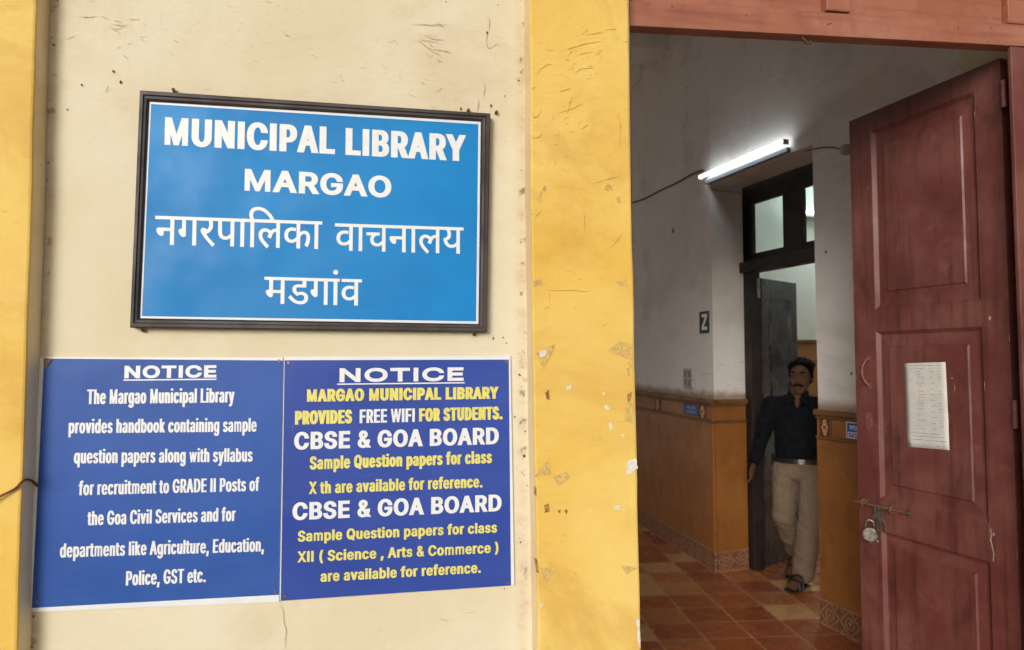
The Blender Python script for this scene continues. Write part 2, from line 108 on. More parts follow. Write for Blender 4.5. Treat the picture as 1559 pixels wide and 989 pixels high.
GLYPHS = """&|448|197 -7,173 -6,150 -2,129 4,110 12,93 22,78 34,65 47,54 62,45 78,39 96,35 114,34 133,35 149,37 163,42 177,47 189,55 201,63 213,73 224,85 235,97 245,111 256,125 267,140 279,216 335,221 339,226 343,231 347,237 352,242 357,246 363,251 369,255 375,258 382,260 389,261 397,262 405,261 417,258 427,253 437,245 445,237 452,226 457,215 460,201 461,192 460,184 459,176 456,168 453,161 449,155 444,150 438,145 431,142 424,139 416,137 408,137 399,137 389,139 380,142 372,145 363,150 355,155 346,162 337,169 327,176 317,185 307,194 296,204 284,438 0,364 0,171 231,121 293,111 306,102 319,94 331,87 344,82 357,78 370,76 384,75 398,76 415,79 430,84 445,91 458,99 470,109 481,121 491,134 499,149 505,165 510,182 513,200 513,218 513,235 510,251 505,266 499,279 491,290 482,300 471,308 459,315 447,320 433,323 419,324 404,323 393,322 382,319 372,315 362,310 352,305 342,299 333,291 325,283 317,275 308,266 301,256 293,154 217,140 206,128 195,118 185,110 174,104 164,100 154,98 143,97 131,98 119,100 108,104 97,109 87,116 78,124 70,133 63,143 57,154 53,166 49,179 47,193 46,208 47,223 50,237 54,251 59,265 66,278 75,290 84,301 95,312 108,321 121,329 136,336 151,342 168,346 186,348 205,349 224,408 224,407 201,405 180,401 161,397 144,391 128,385 115,378 103,371 92,364 83,357 75,351 68,345 62,333 47,320 34,305 23,289 14,271 7,252 1,234 -3,215 -6
(|273|89 207,90 235,92 264,96 293,101 324,107 354,114 384,122 413,132 441,142 468,153 494,164 517,177 539,236 539,223 512,212 485,201 457,191 428,182 399,174 370,167 342,161 313,157 285,154 258,152 232,151 207,152 184,154 161,156 138,160 115,165 91,172 67,179 42,188 16,198 -10,209 -38,222 -66,236 -96,177 -96,156 -59,139 -21,124 16,111 55,102 93,95 131,90 169
)|273|37 -96,52 -66,64 -37,76 -9,86 18,95 44,102 69,108 93,113 116,117 139,120 162,121 184,122 207,121 232,119 258,116 285,112 313,106 342,99 370,91 399,82 428,73 457,62 485,50 512,37 539,97 539,109 517,121 494,131 468,142 441,151 413,159 384,167 354,173 323,178 293,181 264,183 235,184 207,183 168,178 130,171 92,161 53,149 15,134 -22,117 -59,97 -96
,|188|38 -119,68 71,137 71,84 -119
.|188|95 -4,86 -4,78 -1,70 3,63 9,57 16,53 24,50 32,50 41,50 50,53 59,57 66,63 73,70 79,78 83,86 86,95 87,104 86,113 83,121 79,128 73,134 66,138 59,140 50,141 41,140 32,138 24,134 16,128 9,121 3,113 -1,104 -4
A|480|16 0,201 509,276 509,463 0,395 0,287 302,282 317,276 334,270 352,264 372,257 394,250 420,241 447,232 478,245 478,236 447,228 419,220 393,213 371,206 351,201 333,195 317,191 302,85 0;110 142,110 199,370 199,370 142
B|456|60 0,60 509,241 509,266 508,289 504,310 499,329 491,345 481,359 469,371 456,381 442,388 426,394 410,397 392,398 374,397 358,395 344,392 331,387 320,380 310,373 301,365 293,356 286,347 280,336 275,326 270,315 267,315 262,327 261,339 257,351 252,363 245,374 237,385 227,394 216,402 203,409 189,414 173,417 155,418 136,417 117,413 100,408 83,400 67,390 52,377 39,362 28,344 18,324 10,301 4,275 1,247 0;125 57,245 57,272 58,296 63,315 70,330 80,341 92,349 105,354 120,355 137,355 149,352 161,348 173,342 184,335 194,327 203,317 211,306 218,293 224,279 228,264 230,248 231,125 231;125 285,238 285,252 286,265 288,277 291,288 296,299 302,308 309,316 317,323 326,329 337,333 348,335 359,336 372,334 388,330 403,323 417,313 429,299 439,283 446,263 450,240 452,125 452
C|510|267 -7,235 -5,205 1,177 11,150 25,126 42,104 63,86 88,70 115,57 146,48 179,42 215,40 254,42 293,48 329,57 362,70 393,86 421,104 445,126 466,150 484,177 498,205 508,235 514,267 516,286 515,305 513,323 509,340 504,357 498,373 490,388 481,402 471,415 460,427 447,438 433,448 418,456 402,463 385,469 367,473 348,408 348,405 361,401 373,395 384,389 395,382 404,375 413,366 421,357 428,348 435,337 440,327 445,315 449,304 452,292 454,280 455,267 456,245 454,223 450,203 443,184 432,166 419,150 403,137 385,125 364,116 340,109 314,105 285,103 254,105 223,109 194,116 168,125 145,137 123,151 105,166 89,184 76,203 66,223 59,245 54,267 53,280 53,292 55,304 57,315 60,327 64,337 69,348 74,357 81,366 88,375 96,382 105,389 114,395 125,401 136,405 148,408 160,473 160,469 142,463 124,457 107,448 91,438 76,428 62,416 49,402 38,388 28,373 19,357 11,341 5,323 0,305 -4,286 -6
D|502|219 0,96 0,96 57,215 57,244 58,272 63,296 70,318 81,337 94,354 110,368 128,379 149,388 172,394 198,398 226,399 255,398 285,394 312,388 337,379 361,368 381,354 399,338 415,320 428,299 438,275 446,249 450,221 452,93 452,93 509,225 509,261 507,294 501,325 492,353 478,377 461,399 441,418 418,433 391,446 361,455 329,460 293,462 255,460 217,455 181,446 149,433 119,417 92,398 68,376 48,351 31,322 17,291 8,256 2;125 509,125 0,60 0,60 509
E|419|60 0,60 509,372 509,372 452,125 452,125 286,355 286,355 229,125 229,125 57,375 57,375 0
F|410|60 0,60 509,369 509,369 452,125 452,125 278,346 278,346 221,125 221,125 0
G|520|269 -7,236 -5,205 1,176 11,149 25,125 43,104 64,85 88,69 116,57 146,47 179,42 215,40 254,42 293,47 329,57 362,69 393,85 421,103 445,125 466,149 484,175 498,203 508,233 514,265 516,285 515,304 513,322 509,340 504,358 497,374 489,389 480,403 469,416 458,429 445,439 431,449 416,458 401,465 384,470 367,474 349,408 349,404 361,399 372,393 383,387 393,380 403,373 411,365 420,356 427,347 434,337 439,326 444,315 448,304 452,291 454,279 455,265 456,243 454,222 450,202 443,183 432,166 419,150 404,137 385,125 364,116 340,109 314,105 285,103 254,105 223,109 194,116 168,125 145,137 124,151 105,166 90,184 76,203 66,224 59,246 54,269 53,290 54,309 57,328 63,345 71,360 81,374 93,386 107,396 123,404 141,410 160,414 180,415 202,434 199,283 199,283 256,478 256,478 200,476 170,471 141,463 115,451 91,436 69,419 50,399 33,377 19,352 8,326 0,298 -5
I|186|61 0,61 509,125 509,125 0
L|393|60 0,60 509,125 509,125 57,361 57,361 0
M|628|60 0,60 509,152 509,277 187,280 181,282 174,285 167,287 159,299 123,302 113,305 103,308 93,311 84,314 74,317 65,319 57,322 49,307 49,318 83,330 121,333 131,336 140,339 149,342 158,345 167,348 174,350 181,352 187,476 509,568 509,568 0,504 0,504 291,504 327,505 337,505 347,505 358,505 369,506 413,507 457,513 457,509 445,505 433,502 421,498 409,482 363,478 352,474 341,471 331,467 322,464 313,461 305,458 297,456 291,342 0,286 0,170 291,168 297,165 304,162 312,159 321,145 361,141 372,137 384,133 396,129 408,125 420,121 432,116 445,112 457,119 457,120 416,121 372,122 328,122 318,122 309,122 300,122 291,122 0
N|523|60 0,60 509,136 509,343 183,347 176,352 169,357 160,363 151,369 141,375 130,381 119,388 107,394 94,401 82,407 68,414 55,405 54,403 68,402 81,401 95,401 108,400 121,400 134,399 146,399 157,399 195,399 509,463 509,463 0,387 0,202 290,196 300,190 310,184 320,177 331,171 342,164 354,156 367,148 381,108 452,119 454,122 384,123 368,123 354,124 340,124 328,125 317,125 307,125 298,125 291,125 0
O|533|267 -7,235 -5,205 1,177 11,150 25,126 42,105 63,86 88,70 115,57 146,48 179,42 215,40 254,42 293,48 329,57 362,70 393,86 421,105 445,126 466,150 484,177 498,205 508,235 514,267 516,299 514,329 508,357 498,384 484,408 466,429 445,448 421,464 393,477 362,486 329,491 293,493 254,491 215,486 179,477 146,464 115,448 88,429 63,408 42,384 25,357 11,329 1,299 -5;267 53,289 54,310 59,330 66,349 76,367 89,383 105,396 123,408 144,418 168,425 194,429 223,430 254,429 286,425 314,418 341,408 365,396 386,383 404,367 420,349 433,330 443,310 450,289 454,267 456,245 454,223 450,203 443,184 433,167 420,151 404,137 385,125 364,116 340,109 314,105 285,103 254,105 223,109 194,116 168,125 144,137 123,151 105,167 89,184 76,203 66,223 59,245 54
P|445|60 0,60 509,235 509,263 507,289 503,312 497,332 487,350 476,366 462,379 447,390 430,398 411,404 391,407 370,409 348,407 325,404 304,398 284,390 265,379 248,366 233,350 219,332 207,312 198,289 191,263 187,235 186,109 186,109 242,233 242,252 243,269 246,284 250,297 256,308 264,318 272,327 282,333 294,338 306,342 319,344 333,344 348,344 362,342 376,338 389,333 402,326 413,318 423,308 431,297 439,284 444,268 449,251 451,232 452,125 452,125 0
Q|533|245 159,313 159,369 85,384 65,468 -48,401 -48,346 27,331 46;267 -7,235 -5,205 1,177 11,150 25,126 42,105 63,86 88,70 115,57 146,48 179,42 215,40 254,42 293,48 329,57 362,70 393,86 421,105 445,126 466,150 484,177 498,205 508,235 514,267 516,299 514,329 508,357 498,384 484,408 466,429 445,448 421,464 393,477 362,486 329,491 293,493 254,491 215,486 179,477 146,464 115,448 88,429 63,408 42,384 25,357 11,329 1,299 -5;267 53,289 54,310 59,330 66,349 76,367 89,383 105,396 123,408 144,418 168,425 194,429 223,430 254,429 286,425 314,418 341,408 365,396 386,383 404,367 420,349 433,330 443,310 450,289 454,267 456,245 454,223 450,203 443,184 433,167 420,151 404,137 385,125 364,116 340,109 314,105 285,103 254,105 223,109 194,116 168,125 144,137 123,151 105,167 89,184 76,203 66,223 59,245 54
R|449|60 0,60 509,236 509,264 507,290 504,313 497,333 489,351 478,367 465,380 450,390 433,399 415,405 395,408 374,409 352,408 330,405 309,399 290,390 271,380 255,367 240,351 228,333 217,312 209,289 203,264 199,236 198,96 198,96 255,234 255,252 256,269 258,284 262,298 267,309 273,319 281,327 290,334 300,339 312,342 324,344 338,345 352,344 367,342 380,339 393,334 405,327 415,319 425,309 433,298 440,284 445,269 449,252 451,233 452,125 452,125 0;353 0,230 229,303 229,428 0
S|447|224 -9,197 -8,172 -4,149 1,128 9,108 19,91 31,76 45,64 60,54 77,46 96,41 115,38 137,104 137,107 123,110 110,116 98,123 88,132 79,142 71,154 64,166 59,180 55,194 52,209 50,224 49,241 50,257 52,272 55,286 60,299 66,311 74,321 82,329 92,336 102,341 114,345 126,346 139,345 151,342 161,338 171,332 179,325 186,316 193,307 199,296 205,284 209,272 214,259 218,245 222,184 239,154 249,128 260,105 274,86 289,71 307,60 326,54 348,52 372,53 393,58 413,65 431,75 448,87 463,102 476,119 488,138 498,158 506,180 511,203 514,227 516,252 514,275 511,296 505,316 498,334 488,351 476,365 463,377 449,387 433,394 415,399 397,401 378,337 378,334 396,326 412,316 426,302 437,286 447,267 453,247 457,225 459,209 458,194 456,180 452,167 448,156 442,145 435,136 427,129 418,123 409,118 398,116 387,115 376,116 363,119 352,124 342,131 334,139 326,148 319,158 313,169 308,180 304,191 300,202 296,212 293,264 279,276 276,287 272,299 268,312 264,324 258,336 252,347 245,359 238,369 229,379 220,387 209,395 198,401 185,405 171,407 155,408 139,407 118,403 99,396 81,386 64,374 48,360 34,343 21,323 11,302 2,278 -4,252 -8
T|449|32 452,32 509,417 509,417 452,257 452,257 0,193 0,193 452
U|517|259 -8,230 -7,203 -2,177 5,154 15,133 28,114 43,98 60,85 80,74 101,66 124,62 148,60 173,60 509,124 509,124 178,125 160,128 144,133 128,141 113,150 99,160 87,173 77,187 68,203 61,220 56,239 53,259 52,279 53,298 56,315 61,331 68,345 77,357 87,368 99,377 113,384 128,389 144,392 160,393 178,393 509,457 509,457 173,456 148,451 124,443 101,433 80,419 60,403 43,384 28,363 15,340 5,315 -2,288 -7
V|480|204 0,16 509,84 509,192 206,197 192,203 176,209 158,215 137,222 115,230 89,239 61,248 31,235 31,244 62,252 90,260 115,267 138,274 158,279 176,285 192,290 206,395 509,463 509,278 0
W|686|155 0,16 509,82 509,163 196,166 183,170 171,173 158,175 145,178 133,181 120,184 107,187 94,189 80,192 67,195 53,197 40,189 40,192 53,194 67,197 80,200 94,203 107,205 120,208 133,211 145,214 158,218 171,221 183,224 196,306 509,380 509,462 196,465 183,468 171,471 158,474 145,477 133,480 120,483 107,486 94,489 80,492 67,494 53,497 40,488 40,491 53,493 67,496 80,499 94,502 107,504 120,507 133,510 145,523 196,603 509,670 509,530 0,455 0,368 323,363 339,359 356,355 373,351 391,347 410,344 431,340 452,336 475,350 475,346 453,342 433,339 413,335 395,331 377,327 359,323 341,318 323,230 0
X|474|18 0,217 284,217 236,29 509,104 509,178 400,185 389,192 379,198 370,204 361,209 353,214 345,219 337,223 329,228 321,233 312,238 302,243 292,232 292,237 302,243 311,247 320,252 329,257 337,261 345,266 353,272 361,278 370,284 379,291 389,298 400,374 509,446 509,259 239,259 287,456 0,382 0,292 129,286 139,279 149,274 157,268 165,263 173,259 180,254 188,250 195,245 203,241 212,236 221,230 231,244 231,239 222,235 213,230 204,225 196,221 189,216 181,211 174,206 166,201 158,195 149,189 139,182 129,91 0
Y|472|203 0,203 208,16 509,91 509,192 344,200 331,208 318,215 305,222 292,229 279,236 264,243 248,250 230,224 230,231 248,237 265,244 280,251 293,258 306,265 318,273 331,280 344,381 509,455 509,268 208,268 0
Z|438|42 0,42 46,273 385,281 396,289 408,298 419,306 431,315 442,323 453,332 464,341 476,348 454,332 454,317 453,301 453,285 452,270 452,254 452,238 452,223 452,40 452,40 509,397 509,397 462,169 129,160 117,152 105,143 93,134 81,125 69,116 57,106 45,97 33,90 54,106 55,121 56,137 56,152 57,168 57,183 57,199 57,214 57,399 57,399 0
a|389|160 -9,142 -8,126 -5,110 -1,94 5,80 12,68 22,57 32,48 45,40 58,35 73,31 90,30 108,31 123,34 138,38 150,43 161,50 171,58 179,67 187,78 193,89 199,100 203,112 207,125 211,138 213,152 216,165 218,178 220,194 222,209 224,222 225,234 227,244 228,252 230,259 232,265 235,270 238,273 243,275 248,276 255,276 257,275 268,273 279,271 288,267 297,262 304,256 311,248 317,240 322,230 326,220 329,208 330,196 331,183 330,171 329,159 326,149 322,140 318,132 313,124 307,118 301,112 294,107 288,103 281,100 274,41 291,48 308,57 322,67 335,79 346,91 355,104 364,118 370,133 375,148 379,163 382,179 384,194 384,204 384,215 383,227 382,239 379,251 376,263 372,275 367,286 360,296 353,306 343,315 333,322 320,329 306,333 290,336 272,337 251,337 0,277 0,277 52,272 52,269 45,264 38,258 32,252 25,244 18,236 12,226 6,215 1,203 -3,190 -6,176 -8;170 45,187 46,202 49,216 53,228 59,239 66,248 74,257 83,263 93,269 104,272 115,275 126,276 138,276 190,273 188,270 186,265 184,259 182,253 180,246 179,239 177,231 176,223 175,216 173,208 172,200 171,175 168,165 166,154 164,144 162,134 159,125 155,117 150,110 145,103 139,98 132,95 124,93 115,92 105,92 95,94 87,98 79,102 72,107 66,114 61,121 56,130 52,139 49,149 47,159 46
b|424|229 -8,213 -7,198 -5,184 -1,172 4,162 10,153 17,145 24,138 31,132 39,127 46,122 53,118 59,112 59,112 0,53 0,53 509,114 509,114 319,118 319,122 325,127 331,132 338,137 346,144 353,152 360,161 367,171 373,183 378,197 381,212 384,229 384,252 383,274 378,294 371,313 361,330 347,345 332,359 313,370 293,379 270,385 245,389 218,390 189,389 160,385 133,379 108,370 84,359 64,346 45,330 29,313 16,294 5,274 -2,252 -7;220 47,237 48,253 51,267 57,279 66,291 76,301 88,309 101,316 117,321 133,325 151,327 170,328 189,327 209,325 227,321 245,316 261,309 276,301 290,291 301,280 311,267 319,253 325,237 329,220 330,203 329,188 325,174 320,161 312,150 302,140 291,132 278,125 263,120 247,116 229,113 210,113 189,113 169,116 150,120 132,125 115,132 100,140 86,150 75,162 65,174 57,188 51,204 48
c|396|207 -8,182 -7,159 -2,137 6,117 16,98 30,82 46,68 64,56 85,46 108,40 133,36 159,34 187,36 216,40 243,46 268,56 291,68 312,82 330,98 346,117 360,137 371,159 378,182 383,207 384,221 384,234 383,247 380,260 377,272 373,284 368,295 362,305 356,315 349,324 341,332 332,340 322,347 312,353 301,358 289,362 277,303 262,301 269,298 276,294 283,290 289,286 295,281 301,276 306,270 311,264 315,257 319,250 322,242 325,234 327,226 329,217 329,207 330,189 329,173 325,158 319,145 310,134 300,124 287,115 274,108 258,103 242,99 224,97 206,96 187,97 169,99 151,103 134,108 117,115 102,124 89,134 76,145 66,158 57,173 51,189 48,207 46,217 47,226 48,234 49,243 52,250 54,258 58,264 62,271 66,277 71,282 76,287 82,292 89,296 95,299 102,302 110,304 117,363 102,359 90,354 78,348 67,341 56,334 46,325 37,316 29,306 21,296 15,285 9,273 4,261 -1,248 -4,235 -6,221 -8
d|424|195 -8,172 -7,151 -2,130 5,111 16,94 29,79 45,66 64,55 84,46 108,39 133,35 160,34 189,35 218,39 245,46 270,55 293,66 313,79 332,95 347,112 361,131 371,151 378,173 383,196 384,213 384,228 381,241 378,253 373,263 367,272 360,280 353,287 346,293 338,298 331,303 325,306 319,311 319,311 509,372 509,372 0,313 0,313 59,307 59,303 53,298 46,293 39,287 31,280 24,272 17,263 10,252 4,241 -1,227 -5,212 -7;205 47,221 48,236 51,250 57,263 65,274 75,284 86,293 100,299 115,305 132,309 150,311 169,312 189,311 210,309 229,305 247,300 263,293 278,284 291,275 302,263 312,251 320,237 325,221 329,205 330,187 329,172 325,157 319,145 311,133 301,124 290,115 276,108 261,103 245,99 227,97 209,96 189,97 170,99 151,103 133,109 117,115 101,124 88,134 76,145 66,158 57,172 51,188 48
e|404|212 -8,185 -7,161 -2,138 6,117 16,98 30,82 46,68 64,56 85,46 108,40 132,35 159,34 187,35 215,39 242,46 267,55 290,67 311,81 329,97 346,115 359,135 370,157 378,180 383,205 384,221 384,236 382,251 379,266 374,280 368,294 361,307 351,319 341,331 329,341 315,350 299,357 282,363 263,368 242,370 219,371 194,371 169,75 169,75 221,338 221,310 202,309 220,307 237,303 254,298 269,291 282,283 294,273 305,263 314,250 321,237 326,222 329,205 330,189 329,173 326,159 321,146 313,135 304,125 294,116 282,109 270,103 256,99 241,97 226,96 211,96 178,97 157,100 139,104 122,110 106,118 92,128 80,139 70,151 61,165 55,179 50,195 47,212 46,224 47,234 48,244 50,254 53,263 56,271 61,278 66,285 73,292 80,297 88,302 96,306 105,365 91,360 77,353 63,345 51,335 39,324 29,311 19,298 11,283 4,266 -1,249 -5,231 -7
f|254|228 379,228 327,6 327,6 379;81 0,81 432,82 447,84 461,89 474,96 486,104 496,113 505,124 513,135 519,148 524,161 527,174 529,187 530,197 530,207 529,215 528,222 527,229 525,234 524,239 522,243 521,227 468,225 469,222 470,219 471,215 472,211 473,206 473,200 474,195 474,182 473,171 470,162 466,154 460,149 452,145 443,142 431,142 419,142 0
g|425|207 -151,187 -150,168 -148,150 -144,134 -140,119 -134,105 -127,93 -119,82 -110,73 -101,64 -91,57 -80,51 -69,101 -41,106 -47,110 -53,116 -59,122 -66,128 -72,136 -78,145 -83,154 -88,165 -92,178 -95,192 -97,207 -97,229 -96,249 -92,267 -85,282 -75,295 -62,304 -47,310 -28,311 -6,311 68,306 68,302 62,298 56,293 49,287 41,280 34,272 28,263 21,252 16,241 11,227 8,212 5,195 5,173 6,152 10,132 17,113 27,95 39,80 53,67 71,55 90,46 112,39 136,35 163,34 191,35 220,39 246,46 271,55 293,66 314,80 332,95 347,112 361,131 371,152 378,173 383,196 384,213 384,228 382,242 378,253 373,264 367,273 360,281 353,288 346,294 338,299 331,304 325,308 319,313 319,313 379,372 379,372 -9,371 -32,367 -54,360 -73,350 -90,338 -104,324 -117,308 -127,291 -136,271 -142,251 -147,229 -150;205 59,222 60,237 63,251 68,264 75,275 84,285 95,293 107,300 121,305 137,309 154,312 172,312 193,312 212,309 231,305 248,300 264,293 278,285 291,275 303,264 312,251 320,237 325,222 329,205 330,188 329,172 325,158 320,145 312,134 302,124 290,115 277,109 262,103 246,99 229,97 212,96 193,97 173,99 155,103 138,109 123,116 108,124 96,134 85,145 76,158 68,172 63,188 60
h|410|114 227,114 0,53 0,53 509,114 509,114 287,102 287,112 312,124 332,137 349,152 362,169 372,187 379,207 383,227 384,246 383,264 380,280 376,295 369,309 360,321 349,332 336,341 321,348 304,353 285,356 264,357 240,357 0,296 0,296 235,295 256,290 275,283 291,273 304,260 315,246 323,229 328,210 329,197 328,184 326,172 322,161 317,150 311,141 303,133 293,126 283,121 271,117 257,114 243
i|167|53 0,53 379,114 379,114 0;84 443,75 444,67 446,60 449,54 455,48 461,44 468,42 475,41 483,42 491,44 499,48 506,54 512,60 517,67 521,75 523,84 524,92 523,100 521,107 517,114 512,119 506,123 499,126 491,126 483,126 475,123 468,119 461,114 455,107 449,100 446,92 444
k|381|110 137,110 212,121 212,284 379,360 379,184 199,177 199;53 0,53 509,114 509,114 0;294 0,148 186,191 229,372 0
l|167|53 0,53 509,114 509,114 0
m|610|53 0,53 379,112 379,112 295,108 295,112 310,118 323,125 335,132 346,141 355,151 363,161 370,172 376,183 380,195 384,207 386,219 386,239 385,257 380,273 372,287 361,299 347,309 331,316 314,321 295,312 295,317 308,322 321,329 332,337 343,347 353,357 361,368 369,381 375,394 380,407 383,422 385,437 386,453 385,468 383,483 378,497 372,510 364,522 354,532 342,541 328,548 313,553 296,556 276,557 255,557 0,496 0,496 254,494 273,490 289,483 302,473 313,460 321,447 326,433 329,419 330,406 330,395 328,384 324,374 320,365 314,358 307,351 299,345 290,341 280,338 270,336 259,335 247,335 0,274 0,274 260,273 275,269 288,262 301,253 311,242 320,229 326,215 329,199 330,188 330,178 328,168 325,158 320,148 314,140 307,132 299,126 289,121 278,117 266,114 253,114 238,114 0
n|410|114 227,114 0,53 0,53 379,112 379,112 287,102 287,112 312,124 332,137 349,152 362,169 372,187 379,207 383,227 384,246 383,264 380,280 376,295 369,309 360,321 349,332 336,341 321,348 304,353 285,356 264,357 240,357 0,296 0,296 235,295 256,290 275,283 291,273 304,260 315,246 323,229 328,210 329,197 328,184 326,172 322,161 317,150 311,141 303,133 293,126 283,121 271,117 257,114 243
o|415|207 -8,182 -7,159 -2,137 6,117 16,98 30,82 46,68 64,56 85,46 108,40 133,36 159,34 187,36 216,40 243,46 268,56 291,68 312,82 330,98 346,117 360,137 371,159 378,182 383,207 384,233 383,256 378,278 371,299 360,317 346,333 330,347 312,359 291,369 268,376 243,380 216,381 187,380 159,376 133,369 108,359 85,347 64,333 46,317 30,299 16,278 6,256 -2,233 -7;207 46,226 48,242 51,257 57,270 66,282 76,292 89,300 102,307 117,312 134,316 151,318 169,319 187,318 206,316 224,312 242,307 258,300 274,292 287,282 300,270 310,257 319,242 325,226 329,207 330,189 329,173 325,158 319,145 310,134 300,124 287,115 274,108 258,103 242,99 224,97 206,96 187,97 169,99 151,103 134,108 117,115 102,124 89,134 76,145 66,158 57,173 51,189 48
p|424|53 -143,53 379,112 379,112 319,118 319,122 325,126 331,131 338,137 346,144 353,152 360,161 367,171 373,183 378,197 381,212 384,229 384,252 383,274 378,294 371,313 361,330 347,345 332,359 313,370 293,379 270,385 245,389 218,390 189,389 160,385 133,379 108,370 84,359 64,346 45,330 29,313 16,294 5,274 -2,252 -7,229 -8,213 -7,198 -5,184 -1,173 4,162 10,153 17,145 24,138 31,132 39,127 46,122 53,118 59,114 59,114 -143;220 47,237 48,253 51,267 57,279 66,291 76,301 88,309 101,316 117,321 133,325 151,327 170,328 189,327 209,325 227,321 245,316 261,309 276,301 290,291 301,280 311,267 319,253 325,237 329,220 330,203 329,188 325,174 320,161 312,150 302,140 291,132 278,125 263,120 247,116 229,113 210,113 189,113 169,116 150,120 132,125 115,132 100,140 86,150 75,162 65,174 57,188 51,204 48
q|424|372 -143,311 -143,311 59,306 59,302 53,298 46,293 39,287 31,280 24,272 17,263 10,252 4,241 -1,227 -5,212 -7,195 -8,172 -7,151 -2,130 5,111 16,94 29,79 45,66 64,55 84,46 108,39 133,35 160,34 189,35 218,39 245,46 270,55 293,66 313,79 332,95 347,112 361,131 371,151 378,173 383,196 384,213 384,228 381,241 378,253 373,263 367,272 360,280 353,287 346,293 338,298 331,303 325,307 319,313 319,313 379,372 379;205 47,221 48,236 51,250 57,263 65,274 75,284 86,293 100,299 115,305 132,309 150,311 169,312 189,311 210,309 229,305 247,300 263,293 278,284 291,275 302,263 312,251 320,237 325,221 329,205 330,187 329,172 325,157 319,145 311,133 301,124 290,115 276,108 261,103 245,99 227,97 209,96 189,97 170,99 151,103 133,109 117,115 101,124 88,134 76,145 66,158 57,172 51,188 48
r|259|53 0,53 379,112 379,112 321,115 321,122 335,130 347,140 358,152 367,166 375,181 380,196 384,213 385,217 385,221 385,225 385,229 384,243 384,243 322,242 323,239 323,235 324,230 324,224 325,219 325,213 326,207 326,194 325,182 323,170 319,159 315,149 309,140 301,132 293,126 284,121 273,117 262,114 250,114 237,114 0
s|365|182 -8,163 -7,145 -5,128 -2,112 3,98 10,84 18,72 27,62 38,53 50,45 63,40 78,36 94,94 107,99 92,105 79,114 69,124 60,136 54,150 49,165 46,181 45,200 46,217 50,232 55,244 62,255 71,262 81,267 91,268 103,267 112,265 121,260 129,254 136,246 142,237 147,225 151,212 155,149 170,125 177,104 186,87 196,72 208,61 222,53 237,48 255,47 274,48 290,51 305,57 319,65 332,75 343,87 354,100 363,115 370,131 377,149 381,167 384,187 384,206 384,223 381,239 378,254 372,267 366,279 358,290 349,299 339,307 328,314 316,319 303,324 290,268 277,264 288,258 298,251 307,243 316,232 323,219 328,205 331,187 333,171 332,156 329,143 324,131 317,121 308,114 299,110 289,109 277,110 267,112 258,117 250,124 243,133 237,144 232,157 227,172 223,229 209,254 202,275 194,292 183,306 171,317 158,325 142,330 125,331 107,330 90,326 75,321 61,312 47,302 35,290 24,276 15,260 6,242 0,223 -5,203 -7
t|227|204 379,204 327,6 327,6 379;65 471,126 471,126 98,127 86,128 76,132 68,136 61,142 56,150 53,159 51,170 50,173 50,177 50,181 51,185 51,190 52,194 52,198 53,202 54,213 2,208 0,203 -1,198 -2,192 -3,186 -3,180 -4,174 -4,168 -4,145 -3,125 2,107 10,92 21,80 35,72 52,67 71,65 93
u|410|182 -5,164 -4,146 -1,130 4,115 11,101 20,89 31,78 44,69 59,62 76,57 95,54 116,53 139,53 379,114 379,114 144,115 123,119 105,127 89,137 75,150 64,164 56,181 52,200 50,213 51,226 53,238 57,249 62,259 69,268 77,276 86,283 97,289 109,293 122,295 137,296 153,296 379,357 379,357 0,298 0,298 92,307 92,297 67,286 47,272 30,257 17,240 7,222 0,203 -4
v|389|163 0,17 379,84 379,165 155,171 138,177 121,182 104,187 87,191 70,196 53,201 37,206 21,184 21,189 37,194 53,198 70,203 87,207 104,213 121,218 138,224 155,305 379,371 379,226 0
w|567|138 0,23 379,87 379,133 214,138 196,143 177,149 157,154 137,159 115,165 91,170 67,175 41,165 41,170 66,175 90,180 113,186 135,191 156,196 176,201 195,206 214,252 379,316 379,362 214,366 196,371 176,376 157,382 136,387 114,392 91,397 67,402 41,391 41,397 66,402 90,408 113,413 135,418 156,423 176,429 195,434 214,480 379,545 379,429 0,368 0,319 172,305 225,301 239,297 252,294 266,291 280,277 338,291 338,277 280,273 266,270 252,266 238,263 225,259 211,255 198,252 185,248 172,199 0
y|389|47 -139,61 -86,71 -87,80 -89,88 -90,96 -90,104 -89,111 -87,118 -84,124 -80,130 -74,136 -67,141 -58,146 -48,151 -36,163 -1,17 379,84 379,165 155,171 138,177 121,182 104,187 87,191 70,196 53,201 37,206 21,184 21,188 37,193 53,198 70,202 87,207 104,212 121,218 138,224 155,305 379,371 379,204 -58,198 -72,191 -85,184 -97,177 -107,168 -116,159 -124,150 -130,139 -136,128 -140,117 -143,104 -145,91 -145,84 -145,77 -145,71 -144,65 -143,59 -142,54 -141,51 -140
ं|0|-106 443,-106 450,-104 456,-101 462,-97 467,-92 471,-87 474,-81 476,-75 477,-68 476,-62 474,-57 471,-52 467,-48 462,-45 456,-44 450,-43 443,-44 437,-45 431,-48 425,-52 420,-57 416,-62 413,-68 411,-75 410,-81 411,-87 413,-92 416,-97 420,-101 425,-104 431,-106 437
